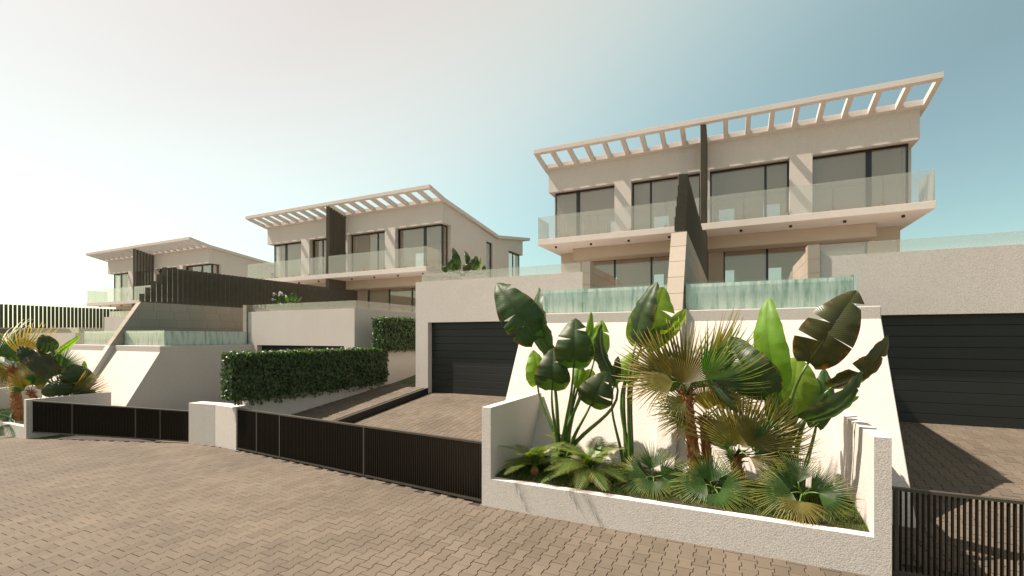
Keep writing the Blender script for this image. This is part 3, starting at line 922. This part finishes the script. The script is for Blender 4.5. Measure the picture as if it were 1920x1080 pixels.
# measured positions: leaf = base, tip, width, roll, arch, fold, tears, tone
STRELITZIA = {
 'left': ([-2.47,7.12,-2.1], [
  ([-2.88,6.95,-0.05],[-3.51,6.75,0.92],0.683,5,0.12,0.2,((0.45,-1),(0.82,1),(0.25,-1)),0),
  ([-2.72,7.15,-0.33],[-3.02,7.2,0.83],0.533,-58,0.1,0.3,(),1),
  ([-2.98,7.25,-0.83],[-3.08,7.35,-0.22],0.383,20,0.1,0.2,(),2),
  ([-2.57,6.85,-0.85],[-2.49,6.7,-0.22],0.561,0,0.25,0.2,((0.75,1),),0),
  ([-2.18,6.75,-0.48],[-2.12,6.65,0.26],0.59,0,0.2,0.2,((0.62,-1),(0.8,1)),0),
  ([-2.1,7.2,-0.16],[-2.04,7.3,0.41],0.155,30,0.05,0.5,(),2),
  ([-1.99,7.25,-0.37],[-1.87,7.35,0.27],0.38,10,0.15,0.2,((0.7,1),),3),
  ([-1.54,6.8,-0.64],[-1.84,6.9,0.17],0.396,60,-0.1,0.4,(),4),
  ([-1.87,6.6,-1.02],[-1.63,6.55,-0.54],0.52,0,0.28,0.2,((0.8,1),(0.45,1)),0),
  ([-2.17,7.05,-0.48],[-2.2,6.95,-0.81],0.204,0,0.1,0.3,(),3),
  ([-2.16,7.2,-0.84],[-2.04,7.3,-0.53],0.346,0,0.1,0.2,(),3),
 ]),
 'middle': ([-1.36,7.15,-2.1], [
  ([-1.25,6.85,-0.08],[-1.0,6.8,0.8],0.454,-48,0.08,0.35,(),4),
  ([-1.23,7.15,-0.15],[-0.91,7.3,0.77],0.667,8,0.12,0.15,((0.62,1),),3),
  ([-1.48,7.1,-0.7],[-1.36,7.2,-0.24],0.378,0,0.1,0.2,(),3),
  ([-1.16,7.2,-0.14],[-0.56,7.3,0.39],0.326,25,0.15,0.25,(),2),
  ([-1.62,7.0,-0.76],[-1.55,7.15,-0.3],0.245,40,0.1,0.25,(),1),
 ]),
 'right': ([0.78,7.15,-2.1], [
  ([0.55,6.9,-0.66],[0.41,6.9,0.52],0.433,-22,0.1,0.22,(),2),
  ([0.87,6.7,-0.32],[1.33,6.55,0.54],0.582,0,0.14,0.2,((0.55,-1),(0.85,1),(0.3,-1)),5),
  ([0.71,7.1,-1.01],[0.82,7.25,-0.26],0.64,5,0.1,0.15,(),3),
  ([1.14,6.85,-0.63],[1.69,6.6,-0.05],0.345,48,0.16,0.3,((0.45,-1),(0.75,1)),5),
  ([0.83,6.65,-1.03],[1.42,6.45,-0.46],0.316,52,0.16,0.35,((0.8,1),),4),
  ([1.04,6.95,-0.95],[1.43,6.9,-0.74],0.136,35,0.05,0.3,(),3),
  ([0.45,6.75,-0.74],[-0.05,6.85,-0.02],0.591,-15,0.3,0.2,(),0),
  ([1.02,7.2,-1.19],[1.17,7.35,-0.42],0.325,20,0.12,0.25,(),1),
  ([0.66,7.3,-1.24],[0.62,7.4,-0.44],0.441,10,0.12,0.2,(),1),
  ([-0.2,6.55,-0.62],[0.07,6.45,-0.96],0.112,20,0.05,0.4,(),0),
 ]),
 'b': ([-18.5,6.9,-2.6], [
  ([-18.6,6.09,-0.77],[-18.8,5.86,-0.26],0.41,0,0.1,0.3,(),0),
  ([-18.3,6.47,-1.13],[-18.9,5.87,-0.31],0.608,15,0.15,0.2,(),5),
  ([-18.5,6.45,-0.43],[-18.6,6.28,0.07],0.483,0,0.1,0.2,(),0),
  ([-18.6,6.64,-0.5],[-18.4,7.14,0.06],0.196,20,0.05,0.3,(),3),
  ([-18.1,6.98,-1.49],[-18.2,6.83,-0.84],0.756,0,0.2,0.2,(),0),
  ([-18.4,7.2,-1.19],[-18.5,7.24,-0.76],0.168,0,0.05,0.3,(),3),
  ([-18.1,6.49,-1.76],[-18.2,6.5,-1.29],0.733,0,0.2,0.2,(),0),
  ([-18.0,6.82,-1.83],[-17.95,7.34,-1.74],0.389,0,0.15,0.25,(),4),
  ([-18.6,6.69,-1.16],[-18.7,6.58,-0.39],0.524,20,0.15,0.2,(),4),
 ]),
 'terrace right': ([-9.38,15.2,2.47], [
  ([-9.57,15.2,2.63],[-9.71,15.0,3.48],0.333,10,0.12,0.2,((0.5,-1),),0),
  ([-9.85,15.1,2.61],[-9.63,15.1,3.09],0.417,0,0.15,0.2,(),0),
  ([-9.09,15.2,2.7],[-9.34,15.3,3.4],0.247,30,0.1,0.2,(),1),
  ([-8.89,15.1,2.55],[-8.72,15.1,3.07],0.407,0,0.2,0.2,(),0),
  ([-8.64,15.2,2.61],[-8.59,15.2,3.03],0.102,0,0.05,0.3,(),3),
  ([-10.05,15.1,2.54],[-10.26,15.0,2.79],0.188,0,0.1,0.2,(),0),
  ([-8.97,15.0,2.5],[-9.19,14.9,2.75],0.365,0,0.1,0.2,(),5),
  ([-8.4,15.1,2.48],[-8.38,15.1,2.7],0.161,0,0.1,0.2,(),0),
 ]),
 'terrace left': ([-16.87,13.2,1.33], [
  ([-17.26,13.2,1.52],[-17.46,13.1,1.88],0.226,0,0.1,0.2,(),0),
  ([-16.93,13.2,1.49],[-17.2,13.2,1.94],0.269,0,0.1,0.2,(),0),
  ([-16.68,13.2,1.48],[-16.84,13.2,1.77],0.134,0,0.1,0.2,(),3),
  ([-16.42,13.2,1.49],[-16.29,13.2,1.84],0.31,0,0.15,0.2,(),0),
  ([-16.17,13.2,1.44],[-15.76,13.1,1.63],0.132,0,0.1,0.2,(),1),
  ([-17.2,13.1,1.44],[-17.46,13.0,1.6],0.135,0,0.1,0.2,(),0),
 ]),
}
FAN_PALM = {
 'tall': ([-0.43,6.85,-1.99], [-0.55,6.9,-0.83], 0.082, [
  ([-0.58,6.75,-0.67],[-0.65,6.95,0.3],0,75,0.25,0,0.2),
  ([-0.72,6.7,-0.57],[-1.53,6.6,-0.22],-25,55,0.3,1,0.3),
  ([-0.71,6.6,-0.62],[-1.32,6.4,-0.72],25,62,0.25,1,0.45),
  ([-0.41,6.95,-0.55],[0.16,7.1,0.42],72,34,0.2,2,0.1),
  ([-0.34,6.8,-0.56],[0.43,6.7,0.02],40,60,0.35,3,0.35),
  ([-0.31,6.65,-0.58],[0.45,6.4,-0.48],50,62,0.35,4,0.45),
  ([-0.49,7.1,-0.75],[-0.29,7.4,-0.07],30,60,0.2,3,0.2),
  ([-0.71,7.1,-0.81],[-1.16,7.35,-0.07],-20,60,0.2,3,0.2),
  ([-0.6,6.7,-0.84],[-0.83,6.35,-1.13],0,50,0.25,1,0.5),
 ]),
 'middle': ([-0.29,7.0,-2.04], [-0.33,7.05,-1.2], 0.07, [
  ([-0.46,6.95,-1.06],[-1.08,6.8,-0.87],10,60,0.3,4,0.35),
  ([-0.47,6.9,-1.15],[-0.96,6.7,-1.26],20,50,0.3,1,0.5),
  ([-0.31,7.05,-1.05],[-0.28,7.2,-0.45],0,55,0.2,1,0.25),
  ([-0.17,7.1,-1.01],[0.27,7.3,-0.44],10,60,0.2,1,0.25),
  ([-0.2,7.0,-1.18],[-0.03,6.7,-1.26],20,60,0.25,4,0.4),
 ]),
 'short': ([0.09,7.05,-2.0], [0.07,7.05,-1.65], 0.085, [
  ([0.1,6.75,-1.46],[0.12,6.85,-0.53],0,85,0.22,5,0.15),
  ([0.22,6.7,-1.45],[0.61,6.7,-0.81],12,62,0.25,5,0.2),
  ([0.25,6.8,-1.52],[0.98,6.75,-1.11],40,58,0.3,4,0.35),
  ([0.22,6.6,-1.54],[0.58,6.4,-1.65],40,40,0.3,0,0.6),
  ([-0.05,7.0,-1.58],[-0.22,7.2,-0.95],-20,55,0.3,4,0.2),
  ([0.26,7.0,-1.6],[1.06,6.9,-1.47],60,45,0.3,4,0.35),
  ([0.03,6.7,-1.54],[-0.15,6.4,-1.39],0,55,0.3,4,0.4),
 ]),
 'low left': ([-0.98,6.62,-2.09], [-0.98,6.62,-2.02], 0.03, [
  ([-0.99,6.6,-1.85],[-1.06,6.75,-1.47],20,62,0.3,4,0.1),
  ([-1.04,6.5,-1.94],[-1.45,6.25,-2.09],10,75,0.25,7,0.35),
  ([-0.94,6.4,-1.95],[-0.92,6.12,-2.12],0,85,0.25,7,0.3),
  ([-0.86,6.55,-1.91],[-0.45,6.5,-1.76],30,70,0.3,4,0.3),
  ([-1.08,6.7,-1.95],[-1.47,6.85,-1.91],-30,55,0.3,4,0.25),
 ]),
 'low middle': ([-0.19,6.5,-2.11], [-0.19,6.5,-2.02], 0.03, [
  ([-0.24,6.5,-1.9],[-0.25,6.6,-1.46],10,60,0.3,4,0.1),
  ([-0.28,6.45,-1.92],[-0.71,6.25,-1.99],5,72,0.3,7,0.4),
  ([-0.15,6.35,-1.98],[-0.05,6.08,-2.16],10,85,0.25,7,0.3),
  ([-0.11,6.4,-1.93],[0.28,6.2,-2.03],15,75,0.25,4,0.3),
  ([-0.14,6.6,-1.92],[0.19,6.6,-1.76],40,62,0.3,4,0.3),
 ]),
 'low right': ([0.79,6.55,-2.07], [0.79,6.55,-1.99], 0.035, [
  ([0.74,6.5,-1.77],[0.71,6.65,-1.37],15,60,0.3,4,0.1),
  ([0.66,6.35,-1.86],[0.26,6.15,-1.99],5,78,0.25,4,0.35),
  ([0.73,6.25,-1.92],[0.69,6.02,-2.15],0,88,0.25,8,0.3),
  ([0.93,6.4,-1.84],[1.32,6.25,-1.87],25,62,0.25,7,0.35),
  ([0.7,6.5,-1.82],[0.3,6.5,-1.72],-35,60,0.3,4,0.3),
  ([0.89,6.65,-1.86],[1.18,6.7,-1.67],35,60,0.3,4,0.25),
 ]),
 'b tall': ([-19.24,6.0,-2.54], [-19.84,6.05,-0.99], 0.125, [
  ([-19.76,6.0,-0.66],[-20.41,6.0,0.27],0,70,0.25,3,0.2),
  ([-19.48,6.1,-0.55],[-18.45,6.3,0.31],40,45,0.3,5,0.15),
  ([-19.1,5.89,-0.77],[-18.6,6.21,-0.93],40,50,0.3,5,0.4),
  ([-20.05,5.95,-0.8],[-22.12,5.9,-0.5],-20,70,0.25,3,0.3),
  ([-19.83,6.0,-0.96],[-20.71,5.8,-1.38],0,60,0.25,5,0.45),
  ([-20.66,6.3,-0.83],[-20.68,6.5,0.11],10,60,0.25,3,0.2),
 ]),
 'b slanted': ([-18.4,6.35,-2.4], [-18.9,6.15,-1.7], 0.085, [
  ([-18.9,6.08,-1.49],[-19.0,5.92,-0.93],0,70,0.25,5,0.2),
  ([-18.8,6.16,-1.44],[-18.7,6.36,-0.86],10,60,0.25,3,0.2),
  ([-18.9,6.01,-1.59],[-19.1,5.69,-1.35],0,60,0.25,3,0.35),
  ([-18.8,6.21,-1.55],[-18.6,6.49,-1.31],20,55,0.25,1,0.35),
 ]),
 'b right': ([-18.2,6.62,-2.32], [-18.2,6.64,-1.88], 0.05, [
  ([-18.4,6.62,-0.95],[-18.4,7.12,-0.4],20,60,0.25,3,0.25),
  ([-18.1,6.7,-1.76],[-17.9,7.63,-1.31],40,45,0.3,5,0.25),
  ([-18.05,6.74,-1.81],[-17.85,7.74,-1.77],30,40,0.3,1,0.3),
  ([-18.2,6.67,-1.79],[-18.4,6.97,-0.97],10,55,0.25,2,0.2),
 ]),
 'b low': ([-19.15,5.85,-2.66], [-19.15,5.85,-2.54], 0.03, [
  ([-19.26,5.85,-2.43],[-20.07,5.9,-2.1],10,60,0.3,4,0.1),
  ([-19.17,5.8,-2.53],[-20.15,5.7,-2.69],5,70,0.25,4,0.3),
  ([-18.81,5.78,-2.54],[-18.28,5.66,-2.74],5,80,0.25,4,0.3),
  ([-19.44,5.95,-2.51],[-19.48,6.1,-2.17],20,60,0.3,4,0.2),
 ]),
}

# ------------------------------------------------------------------ ivy
def ivy_hedge(label, x0, x1, y0, y1, z0, z1, count, hang=0.0):
    """a clipped block of ivy: dark heart and a skin of separate leaves"""
    rng = random.Random(int(count))
    o = ((x0 + x1) / 2, y0, z0)
    root = thing('ivy_hedge', o, label, 'hedge', 'ivy hedges on the white wall')
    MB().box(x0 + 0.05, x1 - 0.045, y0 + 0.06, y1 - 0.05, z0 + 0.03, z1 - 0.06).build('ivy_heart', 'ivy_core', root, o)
    mb = MB()
    mb.uv = []
    shape = [(0, -0.5), (0.30, -0.42), (0.52, -0.05), (0.24, 0.10), (0, 0.62), (-0.24, 0.10), (-0.52, -0.05), (-0.30, -0.42)]
    W, L, H = x1 - x0, y1 - y0, z1 - z0
    areas = [L * H, L * W, W * H, W * H]
    for _ in range(count):
        f = rng.choices((0, 1, 2, 3), areas)[0]
        if f == 0:
            p = Vector((x1, rng.uniform(y0, y1), rng.uniform(z0 - hang * rng.random() ** 4, z1))); n = Vector((1, 0, 0.25))
        elif f == 1:
            p = Vector((rng.uniform(x0, x1), rng.uniform(y0, y1), z1)); n = Vector((0.15, 0, 1))
        elif f == 2:
            p = Vector((rng.uniform(x0, x1), y0, rng.uniform(z0, z1))); n = Vector((0, -1, 0.25))
        else:
            p = Vector((rng.uniform(x0, x1), y1, rng.uniform(z0, z1))); n = Vector((0, 1, 0.25))
        p += n * (rng.gauss(0, 0.028) + 0.022 * math.sin(p.y * 5 + p.z * 7) * math.sin(p.z * 4.3 - p.y * 2))
        n = (n + Vector((rng.gauss(0, .45), rng.gauss(0, .45), rng.gauss(0, .35)))).normalized()
        down = Vector((rng.gauss(0, .4), rng.gauss(0, .4), -1))
        t = (down - n * down.dot(n)).normalized()
        s = n.cross(t)
        sz = rng.uniform(0.05, 0.088)
        i = len(mb.v)
        for a, b in shape:
            lift = -abs(a) * 0.25 * sz - max(b, 0) * 0.2 * sz
            mb.v.append(tuple(p + s * (a * sz) + t * (b * sz) + n * lift))
            mb.uv.append((0.5 + a * 0.3, 0.3))
        mb.v.append(tuple(p)); mb.uv.append((0.5, 0.3))
        for k in range(8):
            mb.f.append((i + 8, i + k, i + (k + 1) % 8))
    tag(mb.build('foliage', 'ivy', root, o), kind='stuff')
    return root
ivy_hedge('long clipped block of dark ivy hanging on the low white wall', -10.95, -10.50, 6.86, 12.15, -1.50, -0.42, 15000, 0.22)
ivy_hedge('higher dark ivy block standing on the wall, touching the garage', -10.95, -10.46, 11.95, 18.5, -0.47, 0.62, 13000, 0.1)

# ------------------------------------------------------------------ big-leaved plants
LEAF_TONE = ['strel_dark', 'strel_dark', 'strel_lit', 'strel_lit', 'strel_dark', 'strel_brown']
def paddle_leaf(base, tip, width, roll, arch, fold, tears, seed):
    """one paddle-shaped leaf blade with raised midrib, wavy edges and tears"""
    rng = random.Random(seed)
    b, t = Vector(base), Vector(tip)
    ax = t - b
    L = ax.length
    axn = ax / L
    view = -((b + t) / 2).normalized()                       # roughly towards the street
    n = (view - axn * view.dot(axn)).normalized()
    n.rotate(Quaternion(axn, rad(roll)))
    side = axn.cross(n)
    NV, NU = 22, 6
    def mid(v):
        return b + ax * v + n * (arch * L * math.sin(math.pi * v) * (0.8 + 0.4 * v)) - n * (arch * L * 0.9 * v * v)
    def half(v):
        return width / 2 * (max(0.0, math.sin(math.pi * min(1.0, v ** 0.80 * 0.965 + 0.035))) ** 0.50) * (1.04 - 0.30 * v ** 2.6)
    mb = MB(); mb.uv = []; mb.smooth = True
    ph = rng.uniform(0, 6)
    curl = rng.uniform(0.3, 1.2)
    for sgn in (-1, 1):
        cuts = sorted(v for v, s_ in tears if s_ == sgn)
        # small natural splits as well
        if L > 0.7 and rng.random() < 0.4:
            cuts += [v for v in (rng.uniform(.3, .8),) if all(abs(v - c) > .15 for c in cuts)]
        cuts = [0.0] + sorted(cuts) + [1.0]
        main = {v for v, s_ in tears if s_ == sgn}
        for c0, c1 in zip(cuts, cuts[1:]):
            rows = max(2, int(NV * (c1 - c0)) + 1)
            start = len(mb.v)
            bend = rng.uniform(-0.06, 0.06)
            for r in range(rows + 1):
                v = c0 + (c1 - c0) * r / rows
                for u_ in range(NU + 1):
                    u = u_ / NU
                    vv = v
                    g0 = (0.045 if c0 in main else 0.008) if c0 > 0 else 0
                    g1 = (0.028 if c1 in main else 0.006) if c1 < 1 else 0
                    w0 = max(0.0, 1 - (v - c0) / max(0.10, (c1 - c0) * .5))
                    w1 = max(0.0, 1 - (c1 - v) / max(0.10, (c1 - c0) * .5))
                    vv += (g0 * w0 - g1 * w1) * max(0.0, (u - 0.22) / 0.78) ** 1.1
                    vv -= 0.05 * u * u * (1 - v)             # lobes sweep back at the base
                    vv = min(max(vv, -0.05), 1.0)
                    p = mid(vv)
                    hw = half(min(max(v, 0.001), 0.999))
                    lift = fold * u * hw * (1 - 0.9 * u) * 1.6 + bend * u * hw * 2
                    wave = 0.035 * width * u * u * math.sin(vv * 23 + ph + sgn) + 0.018 * width * u * math.sin(vv * 51 + ph * 2)
                    mb.v.append(tuple(p + side * (sgn * hw * u * (1 - 0.06 * fold)) + n * (lift + wave - (fold * 0.25 + 0.28 * curl) * hw * u * u)))
                    mb.uv.append((0.5 + 0.5 * sgn * u, v))
            for r in range(rows):
                for u_ in range(NU):
                    a = start + r * (NU + 1) + u_
                    mb.f.append((a, a + 1, a + NU + 2, a + NU + 1))
    rib = [mid(v) - n * 0.004 for v in (0, .15, .3, .45, .6, .75, .9, .985)]
    r0 = 0.011 * min(1.0, L)
    return mb, rib, [r0 * (1 - 0.85 * k / 7) for k in range(8)]

def arc(p0, p1, d0, n=9, d1=None):
    """curve from p0 leaving along d0 (and arriving along d1)"""
    p0, p1, d0 = Vector(p0), Vector(p1), Vector(d0)
    L = (p1 - p0).length
    c0 = p0 + d0.normalized() * L * 0.45
    c1 = p1 - (Vector(d1).normalized() * L * 0.35 if d1 else (p1 - c0) * 0.3)
    out = []
    for i in range(n):
        t = i / (n - 1)
        out.append(p0 * (1 - t) ** 3 + c0 * (3 * t * (1 - t) ** 2) + c1 * (3 * t * t * (1 - t)) + p1 * t ** 3)
    return out

def paddle_plant(key, label, stem_r=0.031, group=None):
    root, leaves = STRELITZIA[key]
    rv = Vector(root)
    o = thing('paddle_leaf_plant', root, label, 'plant', group)
    rng = random.Random(len(key) * 7 + len(leaves))
    for i, (b, t, w, roll, arch, fold, tears, tone) in enumerate(leaves):
        mb, rib, rr = paddle_leaf(b, t, w, roll, arch, fold, tears, 100 + i)
        lf = mb.build('leaf', LEAF_TONE[tone], o, root)
        m2 = MB(); m2.smooth = True
        m2.tube(rib, rr, 6)
        m2.build('midrib', 'stem', lf, root)
        m3 = MB(); m3.smooth = True
        foot = rv + Vector((rng.uniform(-.11, .11), rng.uniform(-.09, .09), -0.12))
        pts = arc(foot, b, Vector((b[0] - foot.x, b[1] - foot.y, 0)) * 0.18 + Vector((0, 0, 1)), 12, Vector(t) - Vector(b))
        r_ = stem_r * (0.75 if w < 0.25 else 1.0)
        m3.tube(pts, [r_ * (1.25 - 0.85 * k / 11) + 0.002 for k in range(12)], 8)
        m3.build('stem', 'stem', o, root)
    return o

# ------------------------------------------------------------------ fan palms
FROND_TONE = ['frond_olive', 'frond_yellow', 'frond_yellow', 'frond_green', 'frond_green', 'frond_olive', 'frond_dry', 'frond_green', 'frond_yellow']
fan_cache = {}
def fan_mesh(ang, cup, droop, tone, var):
    """pleated fan of unit radius in the xy plane, opening along +y, tips hanging towards -z"""
    key = (ang, cup, droop, tone, var)
    if key in fan_cache:
        return fan_cache[key]
    rng = random.Random(hash((ang, int(cup * 100), int(droop * 100), var)) & 0xffff)
    mb = MB(); mb.uv = []
    n = max(16, int(ang * 0.44))
    step = 2 * ang / n
    radii = [0.04, 0.22, 0.42, 0.58, 0.74, 0.88, 1.0]
    for k in range(n):
        th = -ang + step * (k + 0.5)
        far = abs(th) / ang
        R = (1.0 - 0.22 * far ** 2) * rng.uniform(0.90, 1.04)
        tw = rng.uniform(-5.0, 5.0)
        dr = droop * rng.uniform(0.6, 2.1)
        i = len(mb.v)
        for j, q in enumerate(radii):
            r = q * R
            if q <= 0.5:
                hw = r * math.tan(rad(step / 2)) * 1.0
            else:
                hw = 0.5 * R * math.tan(rad(step / 2)) * (1 - (q - 0.5) / 0.5) ** 0.9 * 0.80 + 0.002
            thr = rad(th + tw * max(0, q - 0.4))
            cx, cy = math.sin(thr) * r, math.cos(thr) * r
            sx, sy = math.cos(thr), -math.sin(thr)
            base = cup * (abs(math.sin(rad(th))) ** 1.5) * r * 0.8 + 0.12 * r * (1 - r) - dr * max(0, q - 0.35) ** 2 * R
            fold = hw * 0.75
            mb.v += [(cx - sx * hw, cy - sy * hw, base), (cx, cy, base + fold), (cx + sx * hw, cy + sy * hw, base)]
            mb.uv += [(0.2, q), (0.5, q), (0.8, q)]
        for j in range(len(radii) - 1):
            a = i + 3 * j
            mb.f.append((a, a + 1, a + 4, a + 3))
            mb.f.append((a + 1, a + 2, a + 5, a + 4))
    me = mb.mesh('frond', FROND_TONE[tone])
    fan_cache[key] = me
    return me

def palm_trunk(mb, root, top, r, rng, boots=True):
    root, top = Vector(root), Vector(top)
    root = root - Vector((0, 0, 0.12))
    n = 16
    pts, rr = [], []
    for k in range(n):
        t = k / (n - 1)
        pts.append(root.lerp(top, t) + Vector((0.012 * math.sin(t * 5), 0.012 * math.cos(t * 4), 0)))
        rr.append(r * (1.12 - 0.32 * t + 0.10 * math.sin(k * 2.3) * .5))
    mb.tube(pts, rr, 12)
    if boots:
        L = (top - root).length
        ax = (top - root).normalized()
        sx = ax.cross(Vector((0, 1, 0))).normalized()
        sy = ax.cross(sx)
        cnt = int(L / 0.014)
        for k in range(cnt):
            t = (k + rng.random()) / cnt
            a = k * 2.399 + rng.uniform(-.3, .3)
            out = sx * math.cos(a) + sy * math.sin(a)
            tan = ax.cross(out)
            rad_ = r * (1.12 - 0.32 * t)
            p = root.lerp(top, t) + out * rad_ * 0.93
            w = r * rng.uniform(0.18, 0.42)
            hgt = rng.uniform(0.035, 0.085) * (1 + 1.2 * max(0, t - .8) * 4)
            lean = rng.uniform(0.010, 0.030) * (1 + 3.0 * max(0, t - .75))
            q = p + ax * hgt + out * lean
            i = len(mb.v)
            mb.v += [tuple(p - tan * w), tuple(p + tan * w), tuple(q + tan * w * .45), tuple(q - tan * w * .45),
                     tuple(p - out * .02), tuple(q - out * 0.012)]
            mb.f += [(i, i + 1, i + 2, i + 3), (i + 1, i + 4, i + 5, i + 2), (i + 4, i, i + 3, i + 5), (i + 3, i + 2, i + 5)]

def fan_palm(key, label, group=None, trunk=True, name='fan_palm'):
    root, top, r, fronds = FAN_PALM[key]
    rng = random.Random(len(key) * 13 + len(fronds))
    o = thing(name, root, label, 'palm', group)
    mb = MB()
    palm_trunk(mb, root, top, r, rng, trunk)
    mb.build('trunk', 'bark' if trunk else 'stem', o, root)
    tv, rv = Vector(top), Vector(root)
    for i, (hh, ee, roll, ang, cup, tone, droop) in enumerate(fronds):
        h_, e_ = Vector(hh), Vector(ee)
        ax = e_ - h_
        L = ax.length
        y = ax / L
        view = -h_.normalized() + Vector((0, 0, 0.25))
        z = (view - y * view.dot(y)).normalized()
        z.rotate(Quaternion(y, rad(roll)))
        x = y.cross(z)
        mt = Matrix(((x.x, y.x, z.x, 0), (x.y, y.y, z.y, 0), (x.z, y.z, z.z, 0), (0, 0, 0, 1)))
        mt = Matrix.Translation(h_ - rv) @ mt @ Matrix.Scale(L, 4)
        lf = link('frond', fan_mesh(ang, cup, droop, tone, i % 3), o, mt)
        m2 = MB(); m2.smooth = True
        start = tv + Vector((rng.uniform(-.3, .3), rng.uniform(-.3, .3), -0.3)) * r
        pts = arc(start, h_ + y * 0.03 * L, Vector((0, 0, 1)) + (h_ - tv) * 0.6, 8, y)
        m2.tube(pts, [0.011 * (1.3 - 0.08 * k) for k in range(8)], 6)
        m2.build('stalk', 'stem', o, root)
    if trunk:      # fibre and cut stalks under the crown
        m3 = MB()
        for k in range(26):
            a = rng.uniform(0, math.tau)
            out = Vector((math.cos(a), math.sin(a), rng.uniform(.1, .9)))
            p = tv + Vector((math.cos(a), math.sin(a), 0)) * r * .6 + Vector((0, 0, rng.uniform(-.1, .03)))
            q = p + out * rng.uniform(.06, .14)
            m3.tube([p, (p + q) / 2 + Vector((0, 0, .012)), q], [.014, .011, .006], 5)
        m3.build('stalk_stubs', 'bark', o, root)
    return o

# ------------------------------------------------------------------ cycads
cyc_cache = []
def cycad_mesh(var):
    rng = random.Random(40 + var)
    mb = MB(); mb.uv = []
    n = 26
    droop = (0.35, 0.5, 0.65)[var]
    def spine(t):
        return Vector((0.04 * math.sin(3 * t + var), t * (1 - 0.18 * t * droop), 0.30 * t - (0.30 + droop) * t * t))
    for k in range(n):
        t = 0.14 + 0.86 * k / (n - 1)
        p = spine(t)
        tg = (spine(min(1, t + .02)) - spine(t - .02)).normalized()
        for s in (-1, 1):
            ln = 0.33 * math.sin(math.pi * min(0.98, 0.12 + 0.85 * t)) ** 0.7 * rng.uniform(.9, 1.1)
            sd = Vector((s, 0, 0))
            d = (sd * 0.80 + tg * (0.45 + 0.5 * t) + Vector((0, 0, 0.16))).normalized()
            w = 0.026
            q1 = p + d * ln * .5
            q2 = p + d * ln + Vector((0, 0, -0.06 * ln / .2))
            i = len(mb.v)
            mb.v += [tuple(p - tg * w * .5), tuple(p + tg * w * .5), tuple(q1 + tg * w * .6), tuple(q1 - tg * w * .6), tuple(q2)]
            mb.uv += [(.4, .2), (.6, .2), (.6, .6), (.4, .6), (.5, 1)]
            mb.f += [(i, i + 1, i + 2, i + 3), (i + 3, i + 2, i + 4)]
    k0 = len(mb.v)
    mb.tube([spine(t) for t in (0, .2, .4, .6, .8, 1.0)], [.016, .014, .011, .008, .005, .003], 5)
    mb.uv += [(.5, .3)] * (len(mb.v) - k0)
    return mb.mesh('frond', 'cycad')

def cycad(loc, size, label, n=14, seed=1):
    while len(cyc_cache) < 3:
        cyc_cache.append(cycad_mesh(len(cyc_cache)))
    rng = random.Random(seed)
    o = thing('cycad', loc, label, 'plant', 'low feathery cycads in the near planter')
    mb = MB()
    mb.tube([(0, 0, -.05), (0, 0, .07), (0, 0, .12)], [.07, .065, .03], 10)
    mb.build('stump', 'bark', o)
    for k in range(n):
        az = math.tau * k / n + rng.uniform(-.25, .25)
        el = rad(rng.choice((15, 32, 52, 68)) + rng.uniform(-6, 6))
        m_ = Matrix.Translation((0, 0, .10)) @ Matrix.Rotation(az, 4, 'Z') @ Matrix.Rotation(el, 4, 'X') @ Matrix.Scale(size * rng.uniform(.85, 1.08), 4)
        link('frond', cyc_cache[k % 3], o, m_)
    return o

paddle_plant('left', 'tall clump of dark paddle-shaped leaves nearest the left wall of the big planter')
paddle_plant('middle', 'upright paddle-leaved clump behind the palms, with one leaf over the pool edge')
paddle_plant('right', 'paddle-leaved clump at the right end of the big planter, leaves leaning over its wall')
paddle_plant('b', 'dark paddle-leaved clump behind the far gate in the left planter', 0.03)
paddle_plant('terrace right', 'small paddle-leaved plant on the middle house terrace, against its grey side wall', 0.02)
paddle_plant('terrace left', 'low leafy plant on the middle house terrace, before the dark fins', 0.018)
fan_palm('tall', 'tallest fan palm of the big planter, with shaggy orange trunk', 'fan palms with trunks')
fan_palm('middle', 'fan palm with thin brown trunk just behind the tallest palm', 'fan palms with trunks')
fan_palm('short', 'short fan palm with one big upright olive fan right of the trunks', 'fan palms with trunks')
fan_palm('low left', 'low trunkless fan palm left of the orange trunks', 'low fan palms', False, 'low_fan_palm')
fan_palm('low middle', 'low trunkless fan palm in front of the orange trunks', 'low fan palms', False, 'low_fan_palm')
fan_palm('low right', 'low trunkless fan palm nearest the right wall of the big planter', 'low fan palms', False, 'low_fan_palm')
fan_palm('b tall', 'orange-trunked fan palm at the left edge of the picture', 'fan palms with trunks')
fan_palm('b slanted', 'leaning fan palm behind the far gate in the left planter', 'fan palms with trunks')
fan_palm('b right', 'yellowish fan palm leaning over the side wall of the left planter, above the far gate', 'fan palms with trunks')
fan_palm('b low', 'low fan palm under the orange trunk at the left edge', 'low fan palms', False, 'low_fan_palm')
cycad((-2.70, 6.45, -2.10), 0.54, 'feathery cycad in the left front corner of the big planter', 19, 2)
cycad((-1.86, 6.58, -2.08), 0.64, 'larger feathery cycad between the two clumps of paddle leaves', 21, 5)
cycad((-2.50, 7.30, -2.06), 0.50, 'cycad half hidden behind the stems of the left paddle-leaved clump', 12, 9)
